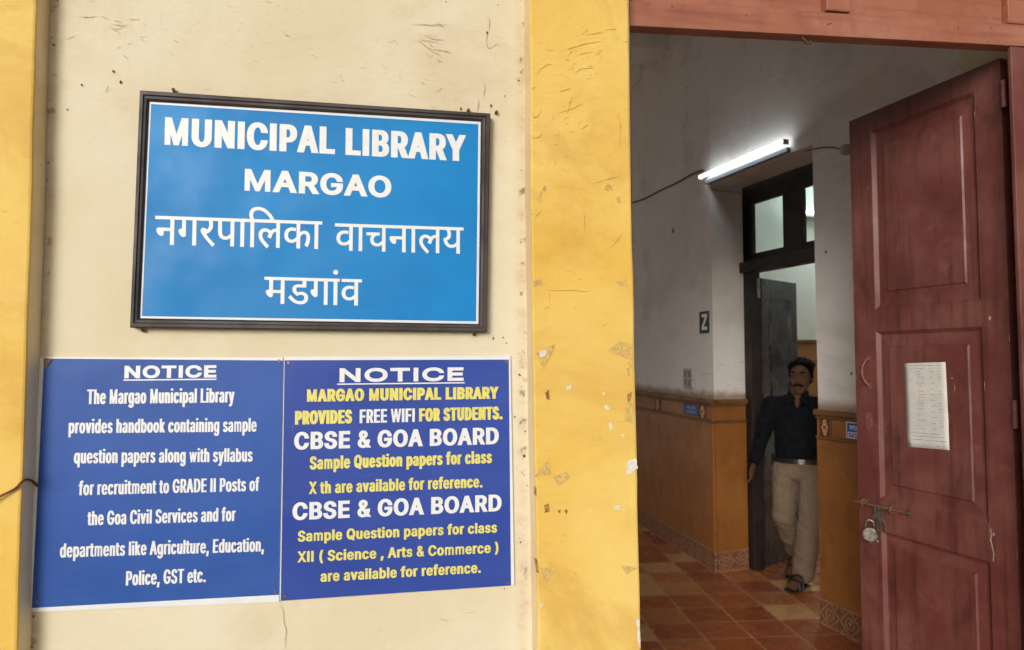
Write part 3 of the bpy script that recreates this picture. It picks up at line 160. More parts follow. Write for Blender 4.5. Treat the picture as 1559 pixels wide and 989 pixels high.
क|438|446 316,260 316,260 200,274 213,290 222,308 227,327 229,345 228,361 223,375 216,388 205,398 192,405 176,410 158,411 137,411 124,409 110,406 96,403 81,398 66,391 51,383 37,374 22,333 46,339 55,346 66,351 77,356 88,360 100,363 112,365 124,365 136,365 149,363 160,359 169,354 176,348 182,341 186,332 189,323 190,307 187,291 179,276 166,260 148,260 0,213 0,213 100,206 94,198 89,189 83,179 78,168 74,156 70,144 68,130 68,117 68,104 71,91 74,79 79,68 85,58 92,49 101,41 112,34 123,30 136,27 151,26 167,28 188,34 208,44 225,58 240,75 251,94 260,116 265,140 267,147 266,154 266,162 265,170 265,177 264,184 263,190 262,195 261,191 219,186 220,181 221,175 222,168 223,161 224,155 224,149 224,143 225,127 224,113 221,101 216,91 210,83 201,78 192,74 180,73 168,74 153,77 141,83 131,90 123,100 116,109 112,120 109,131 108,143 109,155 111,166 115,176 120,186 126,195 133,204 141,213 149,213 316,0 316,0 357,446 357
ग|323|119 316,119 134,119 127,118 121,115 116,112 111,108 107,104 104,98 103,92 102,84 103,77 105,69 109,61 114,54 121,47 128,40 135,34 144,30 152,26 161,24 169,24 177,24 183,25 189,28 194,31 198,36 202,42 204,50 206,59 206,73 206,73 316,0 316,0 357,332 357,332 316,272 316,272 0,226 0,226 316
च|364|373 316,313 316,313 0,267 0,267 95,259 90,251 85,241 81,231 76,221 73,209 70,196 68,182 68,161 69,142 74,125 82,109 92,97 106,88 121,83 139,81 158,81 166,83 174,85 182,88 189,92 196,96 203,101 208,106 213,22 212,22 253,190 253,211 253,223 253,219 213,201 213,185 212,171 209,158 205,147 198,138 191,132 181,128 170,127 157,128 146,131 136,136 127,144 120,152 115,162 111,171 109,182 108,196 109,209 111,220 115,231 120,241 127,250 134,259 141,267 149,267 316,0 316,0 357,373 357
ड|331|206 128,197 127,189 127,181 125,172 123,164 121,157 119,149 116,142 113,129 122,118 131,107 141,97 151,89 162,83 175,80 188,79 202,79 210,80 217,82 224,84 230,88 235,91 240,95 245,100 249,107 253,114 257,122 260,131 263,141 265,151 266,163 267,177 267,230 267,230 316,0 316,0 357,340 357,340 316,277 316,277 226,171 226,163 226,156 226,150 225,146 225,142 224,139 222,136 221,133 219,129 215,127 211,125 205,125 199,125 193,127 187,129 181,133 176,137 171,141 167,145 163,150 159,163 163,178 166,192 168,208 169,228 168,247 163,264 157,279 147,291 136,300 122,305 106,307 88,305 70,300 53,291 38,279 25,263 14,243 6,220 2,194 0,166 2,140 6,116 14,93 25,71 39,51 54,32 72,14 91,49 119,66 101,82 85,99 72,116 61,134 53,153 47,173 44,194 43,223 45,244 54,256 68,260 87,259 97,257 105,252 112,246 117,238 122,229 125,218 127
न|319|0 357,327 357,327 316,268 316,268 0,221 0,221 171,117 171,117 140,117 133,115 126,113 121,109 116,105 113,100 110,94 108,88 108,81 109,74 111,66 115,59 120,51 126,44 133,38 141,32 149,27 158,24 166,22 175,21 183,22 189,23 195,26 200,29 204,34 207,40 210,47 211,56 212,221 212,221 316,0 316
प|326|275 316,275 0,229 0,229 110,220 104,211 100,202 95,192 91,182 88,171 86,159 84,146 84,135 84,124 86,114 88,104 92,95 96,87 100,80 106,74 111,67 120,61 128,56 138,52 148,49 159,47 173,46 188,45 206,45 316,0 316,0 357,335 357,335 316;229 316,92 316,92 212,92 201,92 191,93 182,94 175,95 168,96 162,97 157,99 152,101 148,103 145,106 141,109 138,117 132,126 128,138 125,151 125,162 125,173 127,184 131,194 136,204 141,213 147,221 154,229 161
म|343|292 316,292 0,246 0,246 144,119 144,119 122,118 114,117 106,114 100,111 95,106 91,102 89,97 87,91 87,86 87,80 89,74 91,68 94,62 98,57 102,51 107,46 112,41 118,37 124,33 130,29 136,26 142,24 148,23 154,22 160,23 165,24 169,27 173,30 177,35 180,41 183,48 184,57 184,72 184,72 316,0 316,0 357,352 357,352 316;246 316,119 316,119 184,246 184
य|333|342 357,342 316,282 316,282 0,235 0,235 103,227 98,218 93,208 88,197 84,185 81,173 78,160 76,145 76,121 78,99 85,79 95,62 111,47 129,36 151,27 175,22 203,38 207,53 212,65 217,75 224,82 231,88 240,91 251,92 262,91 270,90 278,88 285,85 292,82 299,78 305,75 311,71 316,0 316,0 357;74 173,80 160,87 148,95 139,103 131,113 125,123 120,135 117,149 117,163 117,176 120,188 123,199 129,209 135,219 142,227 149,235 157,235 316,121 316,128 301,134 286,137 271,138 256,134 227,122 204,102 186
र|235|227 24,196 -7,179 7,163 21,147 36,132 50,118 64,104 78,91 91,79 104,68 116,59 127,50 138,43 147,37 155,33 163,29 170,27 175,25 180,24 185,23 190,23 195,24 201,25 206,28 211,32 216,37 220,43 223,51 225,60 226,67 225,73 224,79 222,85 219,90 215,95 211,100 206,104 200,114 207,123 213,131 221,137 229,141 238,144 248,146 258,147 269,147 275,146 282,145 288,144 295,143 301,141 307,139 312,137 316,0 316,0 357,244 357,244 316,184 316,188 306,191 293,192 279,193 263,192 248,190 234,186 221,180 210,173 199,165 189,156 181,146 173,135 165,122 158,110 152,96 146,109 131,124 116,139 100,156 84,173 68,191 53,209 38
ल|389|0 316,0 357,398 357,398 316,338 316,338 0,292 0,292 204,290 204,288 204,286 204,284 204,277 204,270 203,263 201,256 198,248 193,242 188,235 181,228 173,222 162,216 150,210 136,204 119,160 133,164 146,168 158,173 169,179 180,172 185,165 189,158 193,151 196,144 199,136 201,128 202,120 203,109 202,100 199,92 195,85 190,79 182,75 174,73 166,72 156,73 145,75 134,79 124,85 114,92 104,100 94,110 83,121 73,133 61,147 49,161 37,177 23,146 -7,130 7,115 21,100 35,86 48,73 61,61 74,51 87,42 101,35 114,30 128,27 143,26 158,27 172,29 186,34 197,40 208,47 217,56 224,65 231,75 236,86 240,96 242,107 244,117 245,130 244,141 243,153 240,163 236,174 232,184 226,194 220,203 213,221 227,241 237,263 243,287 245,292 245,292 316
व|319|328 316,268 316,268 0,222 0,222 95,214 90,206 85,196 80,186 76,174 72,162 70,148 68,134 68,119 69,105 71,91 75,79 80,67 86,57 94,48 103,40 113,34 125,30 137,27 150,26 164,28 188,35 208,45 225,59 240,77 252,98 260,121 265,146 267,150 266,155 266,160 266,165 266,171 265,176 265,182 264,187 264,192 263,196 262,200 262,203 261,200 219,195 220,189 221,182 222,176 223,169 224,162 224,155 224,149 225,132 224,117 221,104 216,93 209,84 200,78 190,74 178,73 165,74 151,77 139,83 130,91 122,101 116,111 111,123 109,135 108,149 109,163 111,175 115,186 121,197 128,206 134,215 142,222 149,222 316,0 316,0 357,328 357
ा|149|98 316,98 0,51 0,51 316,0 316,0 357,157 357,157 316
ि|149|51 316,0 316,0 357,46 357,43 364,40 370,37 377,35 384,33 392,32 399,31 407,30 416,33 437,39 456,49 473,64 488,82 499,103 508,126 513,153 515,192 512,229 504,264 490,296 471,327 447,355 419,381 388,404 353,356 353,311 406,264 443,214 466,163 473,144 472,127 469,112 464,100 456,90 447,83 436,78 424,77 410,77 402,78 394,80 387,82 380,85 374,88 368,91 362,95 357,157 357,157 316,98 316,98 0,51 0
 |188|"""
# ------------------------------------------------------------------ mesh helpers
from mathutils.geometry import delaunay_2d_cdt

class Frame:
    """A local frame: s along d, t along n (out of the surface), z up."""
    def __init__(self, o, d, n):
        self.o = Vector((o[0], o[1], 0)); self.d = Vector((d[0], d[1], 0)).normalized(); self.n = Vector((n[0], n[1], 0)).normalized()
    def __call__(self, s, t, z):
        return self.o + self.d * s + self.n * t + Vector((0, 0, z))

FRONT = Frame((0, 0), (1, 0), (0, -1))         # the street wall: s = x, t = out towards the viewer
ORIGIN = {}                                     # object name -> world origin of its tree

class MB:
    def __init__(self):
        self.v, self.f, self.m = [], [], []
    def add(self, vs_, fs, mi=0):
        b = len(self.v)
        self.v += [Vector(p) for p in vs_]
        self.f += [tuple(b + i for i in f) for f in fs]
        self.m += [mi] * len(fs)
        return self
    def box(self, fr, s0, s1, t0, t1, z0, z1, mi=0):
        vs_ = [fr(s, t, z) for z in (z0, z1) for t in (t0, t1) for s in (s0, s1)]
        return self.add(vs_, [(0, 1, 3, 2), (4, 6, 7, 5), (0, 4, 5, 1), (2, 3, 7, 6), (0, 2, 6, 4), (1, 5, 7, 3)], mi)
    def quad(self, a, b, c, d, mi=0):
        return self.add([a, b, c, d], [(0, 1, 2, 3)], mi)
    def prism(self, fr, poly, t0, t1, mi=0):
        """poly in (s, z), extruded along t"""
        n = len(poly)
        vs_ = [fr(s, t0, z) for s, z in poly] + [fr(s, t1, z) for s, z in poly]
        fs = [tuple(range(n))[::-1], tuple(range(n, 2 * n))] + [(i, (i + 1) % n, n + (i + 1) % n, n + i) for i in range(n)]
        return self.add(vs_, fs, mi)
    def vprism(self, poly, z0, z1, mi=0):
        """poly in (x, y), extruded upward"""
        n = len(poly)
        vs_ = [(x, y, z0) for x, y in poly] + [(x, y, z1) for x, y in poly]
        fs = [tuple(range(n))[::-1], tuple(range(n, 2 * n))] + [(i, (i + 1) % n, n + (i + 1) % n, n + i) for i in range(n)]
        return self.add(vs_, fs, mi)
    def tube(self, pts, r, seg=8, mi=0, cap=True):
        pts = [Vector(p) for p in pts]; n = len(pts)
        rs = r if isinstance(r, (list, tuple)) else [r] * n
        b = len(self.v); up = Vector((0.13, 0.21, 0.97))
        for i, p in enumerate(pts):
            tg = (pts[min(i + 1, n - 1)] - pts[max(i - 1, 0)]).normalized()
            a = tg.cross(up)
            if a.length < 0.05: a = tg.cross(Vector((1, 0, 0)))
            a.normalize(); c = tg.cross(a)
            for k in range(seg):
                w = 2 * math.pi * k / seg
                self.v.append(p + (a * math.cos(w) + c * math.sin(w)) * rs[i])
        for i in range(n - 1):
            for k in range(seg):
                self.f.append((b + i * seg + k, b + i * seg + (k + 1) % seg, b + (i + 1) * seg + (k + 1) % seg, b + (i + 1) * seg + k)); self.m.append(mi)
        if cap:
            self.f.append(tuple(b + k for k in range(seg))[::-1]); self.m.append(mi)
            self.f.append(tuple(b + (n - 1) * seg + k for k in range(seg))); self.m.append(mi)
        return self
    def disc(self, c, ax, r, h, seg=20, mi=0):
        c = Vector(c); ax = Vector(ax).normalized()
        return self.tube([c, c + ax * h], r, seg, mi)
    def build(self, name, mats, parent=None, bevel=0.0, smooth=False, origin=None, segs=2):
        if origin is None:
            origin = ORIGIN[parent.name] if parent else Vector((0, 0, 0))
        origin = Vector(origin)
        me = bpy.data.meshes.new(name)
        me.from_pydata([p - origin for p in self.v], [], self.f)
        if not isinstance(mats, (list, tuple)): mats = [mats]
        for m in mats: me.materials.append(m)
        for p, mi in zip(me.polygons, self.m):
            p.material_index = mi
        bm = bmesh.new(); bm.from_mesh(me)
        bmesh.ops.recalc_face_normals(bm, faces=bm.faces[:])
        for f in bm.faces: f.smooth = smooth
        bm.to_mesh(me); bm.free()
        o = bpy.data.objects.new(name, me); col.objects.link(o)
        if parent: o.parent = parent
        else: o.location = origin
        ORIGIN[o.name] = origin
        if bevel:
            md = o.modifiers.new("edge", 'BEVEL'); md.width = bevel; md.segments = segs; md.limit_method = 'ANGLE'; md.angle_limit = R(40)
        return o

def empty(name, loc, label, cat, group=None):
    o = bpy.data.objects.new(name, None); col.objects.link(o); o.location = loc
    o.empty_display_size = 0.1
    ORIGIN[o.name] = Vector(loc)
    return tag(o, label, cat, group)

def tag(o, label=None, cat=None, group=None, kind=None):
    if label: o["label"] = label
    if cat: o["category"] = cat
    if group: o["group"] = group
    if kind: o["kind"] = kind
    return o

# ------------------------------------------------------------------ materials
class NT:
    def __init__(self, name):
        self.mat = bpy.data.materials.new(name); self.mat.use_nodes = True
        self.t = self.mat.node_tree; self.n = self.t.nodes; self.l = self.t.links
        self.bsdf = self.n["Principled BSDF"]
        self.co = self.n.new("ShaderNodeTexCoord").outputs["Object"]
    def new(self, typ, **kw):
        nd = self.n.new(typ)
        for k, v in kw.items(): setattr(nd, k, v)
        return nd
    def put(self, sock, v):
        if hasattr(v, "is_output"): self.l.new(v, sock)
        else: sock.default_value = v
    def mapping(self, scale=(1, 1, 1), loc=(0, 0, 0), rot=(0, 0, 0), co=None):
        m = self.new("ShaderNodeMapping")
        m.inputs["Scale"].default_value = scale; m.inputs["Location"].default_value = loc; m.inputs["Rotation"].default_value = rot
        self.l.new(co or self.co, m.inputs["Vector"]); return m.outputs[0]
    def noise(self, scale, detail=5, rough=0.55, co=None, dist=0.0):
        nd = self.new("ShaderNodeTexNoise"); nd.inputs["Scale"].default_value = scale; nd.inputs["Detail"].default_value = detail
        nd.inputs["Roughness"].default_value = rough; nd.inputs["Distortion"].default_value = dist
        self.l.new(co or self.co, nd.inputs["Vector"]); return nd.outputs["Fac"]
    def voronoi(self, scale, co=None, out="Distance"):
        nd = self.new("ShaderNodeTexVoronoi"); nd.inputs["Scale"].default_value = scale
        self.l.new(co or self.co, nd.inputs["Vector"]); return nd.outputs[out]
    def ramp(self, fac, a, b, va=0.0, vb=1.0):
        nd = self.new("ShaderNodeMapRange"); nd.interpolation_type = 'SMOOTHSTEP'
        self.l.new(fac, nd.inputs["Value"])
        nd.inputs["From Min"].default_value = a; nd.inputs["From Max"].default_value = b
        nd.inputs["To Min"].default_value = va; nd.inputs["To Max"].default_value = vb
        return nd.outputs["Result"]
    def math(self, op, a, b=0.0, c=0.0):
        nd = self.new("ShaderNodeMath", operation=op)
        for i, v in enumerate((a, b, c)): self.put(nd.inputs[i], v)
        return nd.outputs[0]
    def mix(self, fac, a, b, blend='MIX'):
        nd = self.new("ShaderNodeMix", data_type='RGBA', blend_type=blend)
        self.put(nd.inputs[0], fac)
        self.put(nd.inputs[6], (*a, 1) if isinstance(a, tuple) else a)
        self.put(nd.inputs[7], (*b, 1) if isinstance(b, tuple) else b)
        return nd.outputs[2]
    def xyz(self):
        nd = self.new("ShaderNodeSeparateXYZ"); self.l.new(self.co, nd.inputs[0]); return nd.outputs
    def bump(self, h, strength, dist=0.002, prev=None):
        nd = self.new("ShaderNodeBump"); nd.inputs["Strength"].default_value = strength; nd.inputs["Distance"].default_value = dist
        self.l.new(h, nd.inputs["Height"])
        if prev: self.l.new(prev, nd.inputs["Normal"])
        return nd.outputs[0]
    def done(self, color, rough=0.8, normal=None, spec=0.5, metal=0.0, coat=0.0):
        b = self.bsdf
        self.put(b.inputs["Base Color"], (*color, 1) if isinstance(color, tuple) else color)
        self.put(b.inputs["Roughness"], rough); b.inputs["Specular IOR Level"].default_value = spec
        b.inputs["Metallic"].default_value = metal; b.inputs["Coat Weight"].default_value = coat
        if normal: self.l.new(normal, b.inputs["Normal"])
        return self.mat

def plaster(name, base, light, stain, scratch, crease=None, seed=0.0, rough=0.85, amount=1.0, smear=None):
    """Painted plaster: patches, brush drags, dirt, scuff scratches, small pits; crease = x positions of dirty corners."""
    n = NT(name)
    off = n.mapping(loc=(seed, seed * 1.7, seed * 0.6))
    c = n.mix(n.ramp(n.noise(1.6, 4, co=off), 0.35, 0.68), base, light)
    # streaky brush marks
    br = n.noise(14, 3, co=n.mapping((1, 1, 0.18), (seed, 0, 0)))
    c = n.mix(n.math('MULTIPLY', n.ramp(br, 0.5, 0.8), 0.25), c, light)
    # blotchy stains, more of them up high
    z = n.xyz()[2]
    hi = n.ramp(z, 1.6, 2.9, 0.25, 1.0)
    st = n.math('MULTIPLY', n.ramp(n.noise(3.1, 7, 0.68, co=off, dist=0.6), 0.52, 0.78), n.math('MULTIPLY', hi, 0.55 * amount))
    c = n.mix(st, c, stain)
    fm_ = n.noise(1.0, 5, 0.7, co=n.mapping((38, 38, 64), (seed, 2, 2), (0, R(-14), 0)))
    c = n.mix(n.math('MULTIPLY', n.ramp(fm_, 0.52, 0.72), n.math('MULTIPLY', hi, 0.16)), c, stain)
    # broad worn patches where old coats show through
    wp_ = n.math('MULTIPLY', n.ramp(n.noise(1.15, 6, 0.66, co=n.mapping((1, 1, 1.5), (seed + 2, 4, 1)), dist=0.5), 0.50, 0.66), 0.30 * amount)
    c = n.mix(wp_, c, stain)
    wl_ = n.math('MULTIPLY', n.ramp(n.noise(2.6, 6, 0.66, co=n.mapping((1, 1, 1.2), (seed + 9, 4, 1)), dist=0.5), 0.54, 0.68), 0.35 * amount)
    c = n.mix(wl_, c, tuple(min(0.9, x * 1.06) for x in light))
    # thin rain streaks
    rs_ = n.math('MULTIPLY', n.ramp(n.noise(1.0, 5, 0.65, co=n.mapping((24, 24, 0.9), (seed, 1, 3))), 0.58, 0.74), n.math('MULTIPLY', n.ramp(n.noise(1.7, 3, co=n.mapping(loc=(seed, 8, 8))), 0.45, 0.7), 0.22 * amount))
    c = n.mix(rs_, c, stain)
    if smear:                                  # dado paint brushed over the edge of the whitewash
        zn = n.math('ADD', z, n.math('MULTIPLY', n.math('SUBTRACT', n.noise(11, 4, 0.6), 0.5), 0.07))
        c = n.mix(n.math('MULTIPLY', n.ramp(zn, smear[0] + 0.085, smear[0] + 0.01), n.ramp(zn, smear[0] - 0.02, smear[0], 0.0, 0.8)), c, smear[1])
    # scuffs : short scratches, only inside patches
    rot = n.mapping((26, 26, 120), (seed, 3, 1), (0, R(12), 0))
    sc1 = n.ramp(n.noise(1.0, 3, 0.6, co=rot, dist=0.4), 0.63, 0.70)
    patch = n.math('MULTIPLY', n.ramp(n.noise(2.3, 3, co=n.mapping(loc=(seed + 4, 1, 2))), 0.5, 0.66), hi)
    sc1 = n.math('MULTIPLY', n.math('MULTIPLY', sc1, patch), 0.55 * amount)
    c = n.mix(sc1, c, scratch)
    # pin specks
    vd = n.voronoi(16, co=off); gate = n.ramp(n.noise(5, 2, co=off), 0.56, 0.6)
    sp = n.math('MULTIPLY', n.ramp(vd, 0.045, 0.02), n.math('MULTIPLY', gate, 0.75))
    c = n.mix(sp, c, scratch)
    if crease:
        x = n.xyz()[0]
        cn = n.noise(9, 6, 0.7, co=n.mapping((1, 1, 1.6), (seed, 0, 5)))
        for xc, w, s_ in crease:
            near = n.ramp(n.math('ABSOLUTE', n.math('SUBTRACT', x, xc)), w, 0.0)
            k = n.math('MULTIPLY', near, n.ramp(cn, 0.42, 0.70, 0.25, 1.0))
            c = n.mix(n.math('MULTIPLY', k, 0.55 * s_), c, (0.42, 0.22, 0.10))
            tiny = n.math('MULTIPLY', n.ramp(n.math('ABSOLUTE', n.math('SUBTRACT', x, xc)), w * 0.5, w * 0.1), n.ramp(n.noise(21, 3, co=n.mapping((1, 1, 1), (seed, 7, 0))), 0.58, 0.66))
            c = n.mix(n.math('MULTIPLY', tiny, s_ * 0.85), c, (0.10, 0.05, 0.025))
    b = n.bump(n.noise(7, 4, co=off), 0.35, 0.006)
    b = n.bump(n.noise(120, 4, 0.6), 0.28, 0.0015, b)
    b = n.bump(n.noise(30, 5, 0.65, co=n.mapping((1, 1, 2.2), (seed, 0, 0))), 0.5, 0.004, b)
    b = n.bump(fm_, 0.4, 0.003, b)
    b = n.bump(sc1, -0.5, 0.002, b)
    return n.done(c, rough, b, 0.3)

def painted_wood(name, base, light, dark, rough=0.42, grain=(30, 30, 2.0), bumpk=0.25, coat=0.0, dust=0.35, blot=0.0):
    n = NT(name)
    g = n.noise(1.0, 6, 0.6, co=n.mapping(grain))
    c = n.mix(n.ramp(n.noise(3.2, 6, 0.62), 0.38, 0.68), base, light)
    c = n.mix(n.math('MULTIPLY', n.ramp(g, 0.48, 0.76), 0.55), c, dark)
    c = n.mix(n.math('MULTIPLY', n.ramp(n.noise(9, 7, 0.7, dist=0.8), 0.56, 0.76), dust), c, tuple(min(1, x * 1.5 + 0.02) for x in light))
    if blot:                                   # grime rubbed in by hands and rain
        c = n.mix(n.math('MULTIPLY', n.ramp(n.noise(5.5, 7, 0.7, co=n.mapping((1, 1, 0.6), (3, 1, 2)), dist=0.7), 0.50, 0.72), blot), c, dark)
        c = n.mix(n.math('MULTIPLY', n.ramp(n.noise(1.0, 6, 0.7, co=n.mapping((40, 40, 5), (1, 5, 2))), 0.60, 0.74), blot * 0.5), c, light)
    vd = n.voronoi(24); gate = n.ramp(n.noise(4, 2), 0.55, 0.6)
    c = n.mix(n.math('MULTIPLY', n.ramp(vd, 0.06, 0.03), n.math('MULTIPLY', gate, 0.7)), c, dark)
    b = n.bump(g, bumpk, 0.0015)
    b = n.bump(n.noise(60, 4), 0.15, 0.001, b)
    r = n.ramp(n.noise(6, 5), 0.3, 0.7, rough - 0.08, rough + 0.16)
    return n.done(c, r, b, 0.5, coat=coat)

def plain(name, colr, rough=0.6, metal=0.0, var=0.12, scale=30, bump=0.1, spec=0.5):
    n = NT(name)
    dk = tuple(x * (1 - var * 2) for x in colr); lt = tuple(min(1, x * (1 + var)) for x in colr)
    c = n.mix(n.ramp(n.noise(scale, 5, 0.65), 0.3, 0.7), dk, lt)
    b = n.bump(n.noise(scale * 4, 4), bump, 0.001)
    return n.done(c, rough, b, spec, metal)

def emit(name, colr, strength):
    n = NT(name)
    n.bsdf.inputs["Emission Color"].default_value = (*colr, 1); n.bsdf.inputs["Emission Strength"].default_value = strength
    return n.done((0.9, 0.9, 0.9), 0.4)

M = {}
M['porch'] = plain('warm_bounce_boards', (0.40, 0.27, 0.14), 0.7, var=0.2, scale=6)  # brown picked so the added ceiling bounces warm light onto the wall
M['cream'] = plaster('cream_plaster', (0.76, 0.67, 0.47), (0.82, 0.75, 0.57), (0.56, 0.40, 0.20), (0.40, 0.26, 0.13),
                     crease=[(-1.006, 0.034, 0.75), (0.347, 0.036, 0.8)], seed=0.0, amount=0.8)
M['yellow'] = plaster('yellow_plaster', (0.83, 0.53, 0.100), (0.90, 0.64, 0.185), (0.60, 0.31, 0.055), (0.40, 0.20, 0.04), seed=3.1, rough=0.7, amount=1.5)
M['side'] = plaster('pilaster_edge_plaster', (0.78, 0.63, 0.40), (0.84, 0.71, 0.48), (0.52, 0.34, 0.16), (0.28, 0.14, 0.06), seed=8.0)
M['scar'] = plain('bare_scar', (0.62, 0.41, 0.14), 0.9, var=0.2, scale=60)
M['paste'] = plain('old_paste_patch', (0.74, 0.50, 0.15), 0.85, var=0.12, scale=90)
M['chip_white'] = plain('exposed_lime', (0.82, 0.78, 0.70), 0.9, var=0.1, scale=80)
M['chip_brown'] = plain('exposed_mud', (0.42, 0.22, 0.07), 0.95, var=0.3, scale=80)
M['crack'] = plain('crack_dirt', (0.52, 0.38, 0.20), 0.95, var=0.3, scale=90)
M['pit'] = plain('pit_dirt', (0.13, 0.075, 0.035), 0.95, var=0.3, scale=90)
M['scratch'] = plain('scratch_dirt', (0.60, 0.36, 0.08), 0.95, var=0.3, scale=90)
M['inner_white'] = plaster('inner_whitewash', (0.84, 0.80, 0.765), (0.88, 0.85, 0.82), (0.50, 0.42, 0.36), (0.22, 0.18, 0.15), seed=5.5, amount=1.0, smear=(1.33, (0.28, 0.14, 0.055)))
M['side_white'] = plaster('side_room_whitewash', (0.74, 0.77, 0.74), (0.79, 0.82, 0.79), (0.55, 0.56, 0.52), (0.4, 0.4, 0.36), seed=9.5, amount=0.4)
M['dado'] = painted_wood('ochre_dado_paint', (0.30, 0.110, 0.024), (0.35, 0.140, 0.032), (0.13, 0.05, 0.015), 0.36, (5, 5, 2.5), 0.15, dust=0.2, blot=0.45)
M['dado_trim'] = painted_wood('dado_ledge_paint', (0.17, 0.075, 0.022), (0.22, 0.10, 0.03), (0.08, 0.035, 0.012), 0.45, (6, 6, 3), 0.2, dust=0.15)
M['dado_scuff'] = plain('dado_scuff', (0.46, 0.26, 0.10), 0.7, var=0.3)
M['ornament'] = plain('relief_gold', (0.58, 0.33, 0.16), 0.5, var=0.25, scale=50)
M['ornament_back'] = plain('relief_ground', (0.12, 0.035, 0.018), 0.6, var=0.3, scale=60)
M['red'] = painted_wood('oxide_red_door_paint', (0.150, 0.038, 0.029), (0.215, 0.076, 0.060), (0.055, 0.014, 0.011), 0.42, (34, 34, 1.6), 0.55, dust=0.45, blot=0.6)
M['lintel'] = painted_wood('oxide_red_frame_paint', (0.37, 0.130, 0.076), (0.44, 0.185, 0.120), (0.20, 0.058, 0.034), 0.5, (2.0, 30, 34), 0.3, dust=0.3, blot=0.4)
M['bare_wood'] = plain('chipped_bare_wood', (0.55, 0.43, 0.30), 0.8, var=0.2)
M['dark_wood'] = painted_wood('dark_brown_wood', (0.014, 0.0075, 0.006), (0.022, 0.012, 0.009), (0.007, 0.004, 0.003), 0.5, (40, 40, 2), 0.3, dust=0.2)
M['leaf_wood'] = painted_wood('polished_dark_wood', (0.024, 0.017, 0.016), (0.036, 0.029, 0.029), (0.012, 0.009, 0.009), 0.20, (44, 44, 1.6), 0.12, coat=0.28, dust=0.06)
M['cupboard'] = painted_wood('orange_brown_wood', (0.34, 0.15, 0.035), (0.40, 0.19, 0.05), (0.18, 0.07, 0.02), 0.4, (30, 30, 2), 0.2)
M['frame'] = painted_wood('sign_frame_wood', (0.035, 0.024, 0.021), (0.060, 0.045, 0.040), (0.016, 0.011, 0.010), 0.5, (12, 12, 12), 0.3, dust=0.35)
M['metal'] = plain('worn_steel', (0.30, 0.27, 0.235), 0.36, 0.8, var=0.3, scale=60, bump=0.03)
M['rust'] = plain('rusty_bolt', (0.30, 0.155, 0.085), 0.5, 0.45, var=0.3, scale=70, bump=0.03)
M['brass'] = plain('dull_brass', (0.46, 0.30, 0.17), 0.4, 0.8, var=0.3, scale=60)
M['painted_metal'] = plain('red_painted_iron', (0.26, 0.085, 0.075), 0.4, 0.0, var=0.2, scale=60, bump=0.03)
M['black'] = plain('black_paint', (0.012, 0.011, 0.012), 0.5)
M['wire'] = plain('rusty_wire', (0.22, 0.075, 0.028), 0.7, 0.2, var=0.35, scale=120)
M['cable'] = plain('dusty_cable', (0.10, 0.08, 0.07), 0.7)
M['white_plastic'] = plain('white_enamel', (0.20, 0.215, 0.24), 0.4, var=0.05)
M['ivory'] = plain('old_ivory_plastic', (0.50, 0.45, 0.38), 0.5, var=0.1)
M['tube'] = emit('lit_tube', (0.86, 0.96, 1.0), TUBE_STRENGTH)
M['side_tube'] = emit('lit_side_room_tube', (0.86, 1.0, 0.97), SIDE_TUBE_STRENGTH)
M['letter_white'] = plain('white_vinyl', (0.86, 0.87, 0.87), 0.42, var=0.03, scale=40, bump=0.02)
M['letter_yellow'] = plain('yellow_vinyl', (0.84, 0.76, 0.17), 0.42, var=0.05, scale=40, bump=0.02)
M['board_white'] = plain('white_sheet', (0.82, 0.84, 0.86), 0.4, var=0.03, scale=12, bump=0.03)
M['tape'] = plain('old_brown_tape', (0.20, 0.13, 0.09), 0.7, var=0.3, scale=80)
M['paper'] = plain('paper', (0.72, 0.69, 0.65), 0.85, var=0.05, scale=14, bump=0.05)
M['ink'] = plain('faded_ink', (0.40, 0.38, 0.38), 0.9, var=0.3, scale=200)
M['skin'] = plain('brown_skin', (0.115, 0.052, 0.030), 0.7, var=0.12, scale=22, spec=0.2)
M['lip'] = plain('lips', (0.15, 0.055, 0.045), 0.5)
M['hair'] = plain('black_hair', (0.006, 0.005, 0.005), 0.85, var=0.3, scale=160, bump=0.4, spec=0.04)
M['eye'] = plain('eye_white', (0.07, 0.058, 0.05), 0.7, spec=0.1)
M['shirt'] = plain('navy_cotton', (0.006, 0.007, 0.010), 0.9, var=0.25, scale=26, bump=0.4, spec=0.15)
M['khaki'] = plain('khaki_cotton', (0.20, 0.142, 0.093), 0.9, var=0.08, scale=14, bump=0.5)
M['leather'] = plain('black_leather', (0.012, 0.009, 0.008), 0.4)
M['grey'] = plain('grey_concrete', (0.46, 0.44, 0.41), 0.9, var=0.15, scale=8)
M['earth'] = plain('dry_ground', (0.40, 0.35, 0.29), 0.95, var=0.3, scale=2)

def sheet_blue(name, a, b, worn, rough):
    n = NT(name)
    c = n.mix(n.ramp(n.noise(2.2, 4), 0.32, 0.68), a, b)
    c = n.mix(n.math('MULTIPLY', n.ramp(n.noise(26, 5, 0.7, co=n.mapping((0.25, 1, 4))), 0.52, 0.78), 0.16), c, worn)
    c = n.mix(n.math('MULTIPLY', n.ramp(n.noise(60, 3, co=n.mapping((1, 1, 0.15), rot=(0, R(35), 0))), 0.70, 0.76), n.math('MULTIPLY', n.ramp(n.noise(6, 2), 0.56, 0.62), 0.5)), c, worn)
    bp = n.bump(n.noise(2.6, 3), 0.12, 0.012)
    return n.done(c, n.ramp(n.noise(7, 4), 0.3, 0.7, rough - 0.06, rough + 0.12), bp, 0.25)
M['sign_blue'] = sheet_blue('sign_blue', (0.002, 0.205, 0.56), (0.002, 0.26, 0.66), (0.04, 0.36, 0.68), 0.40)
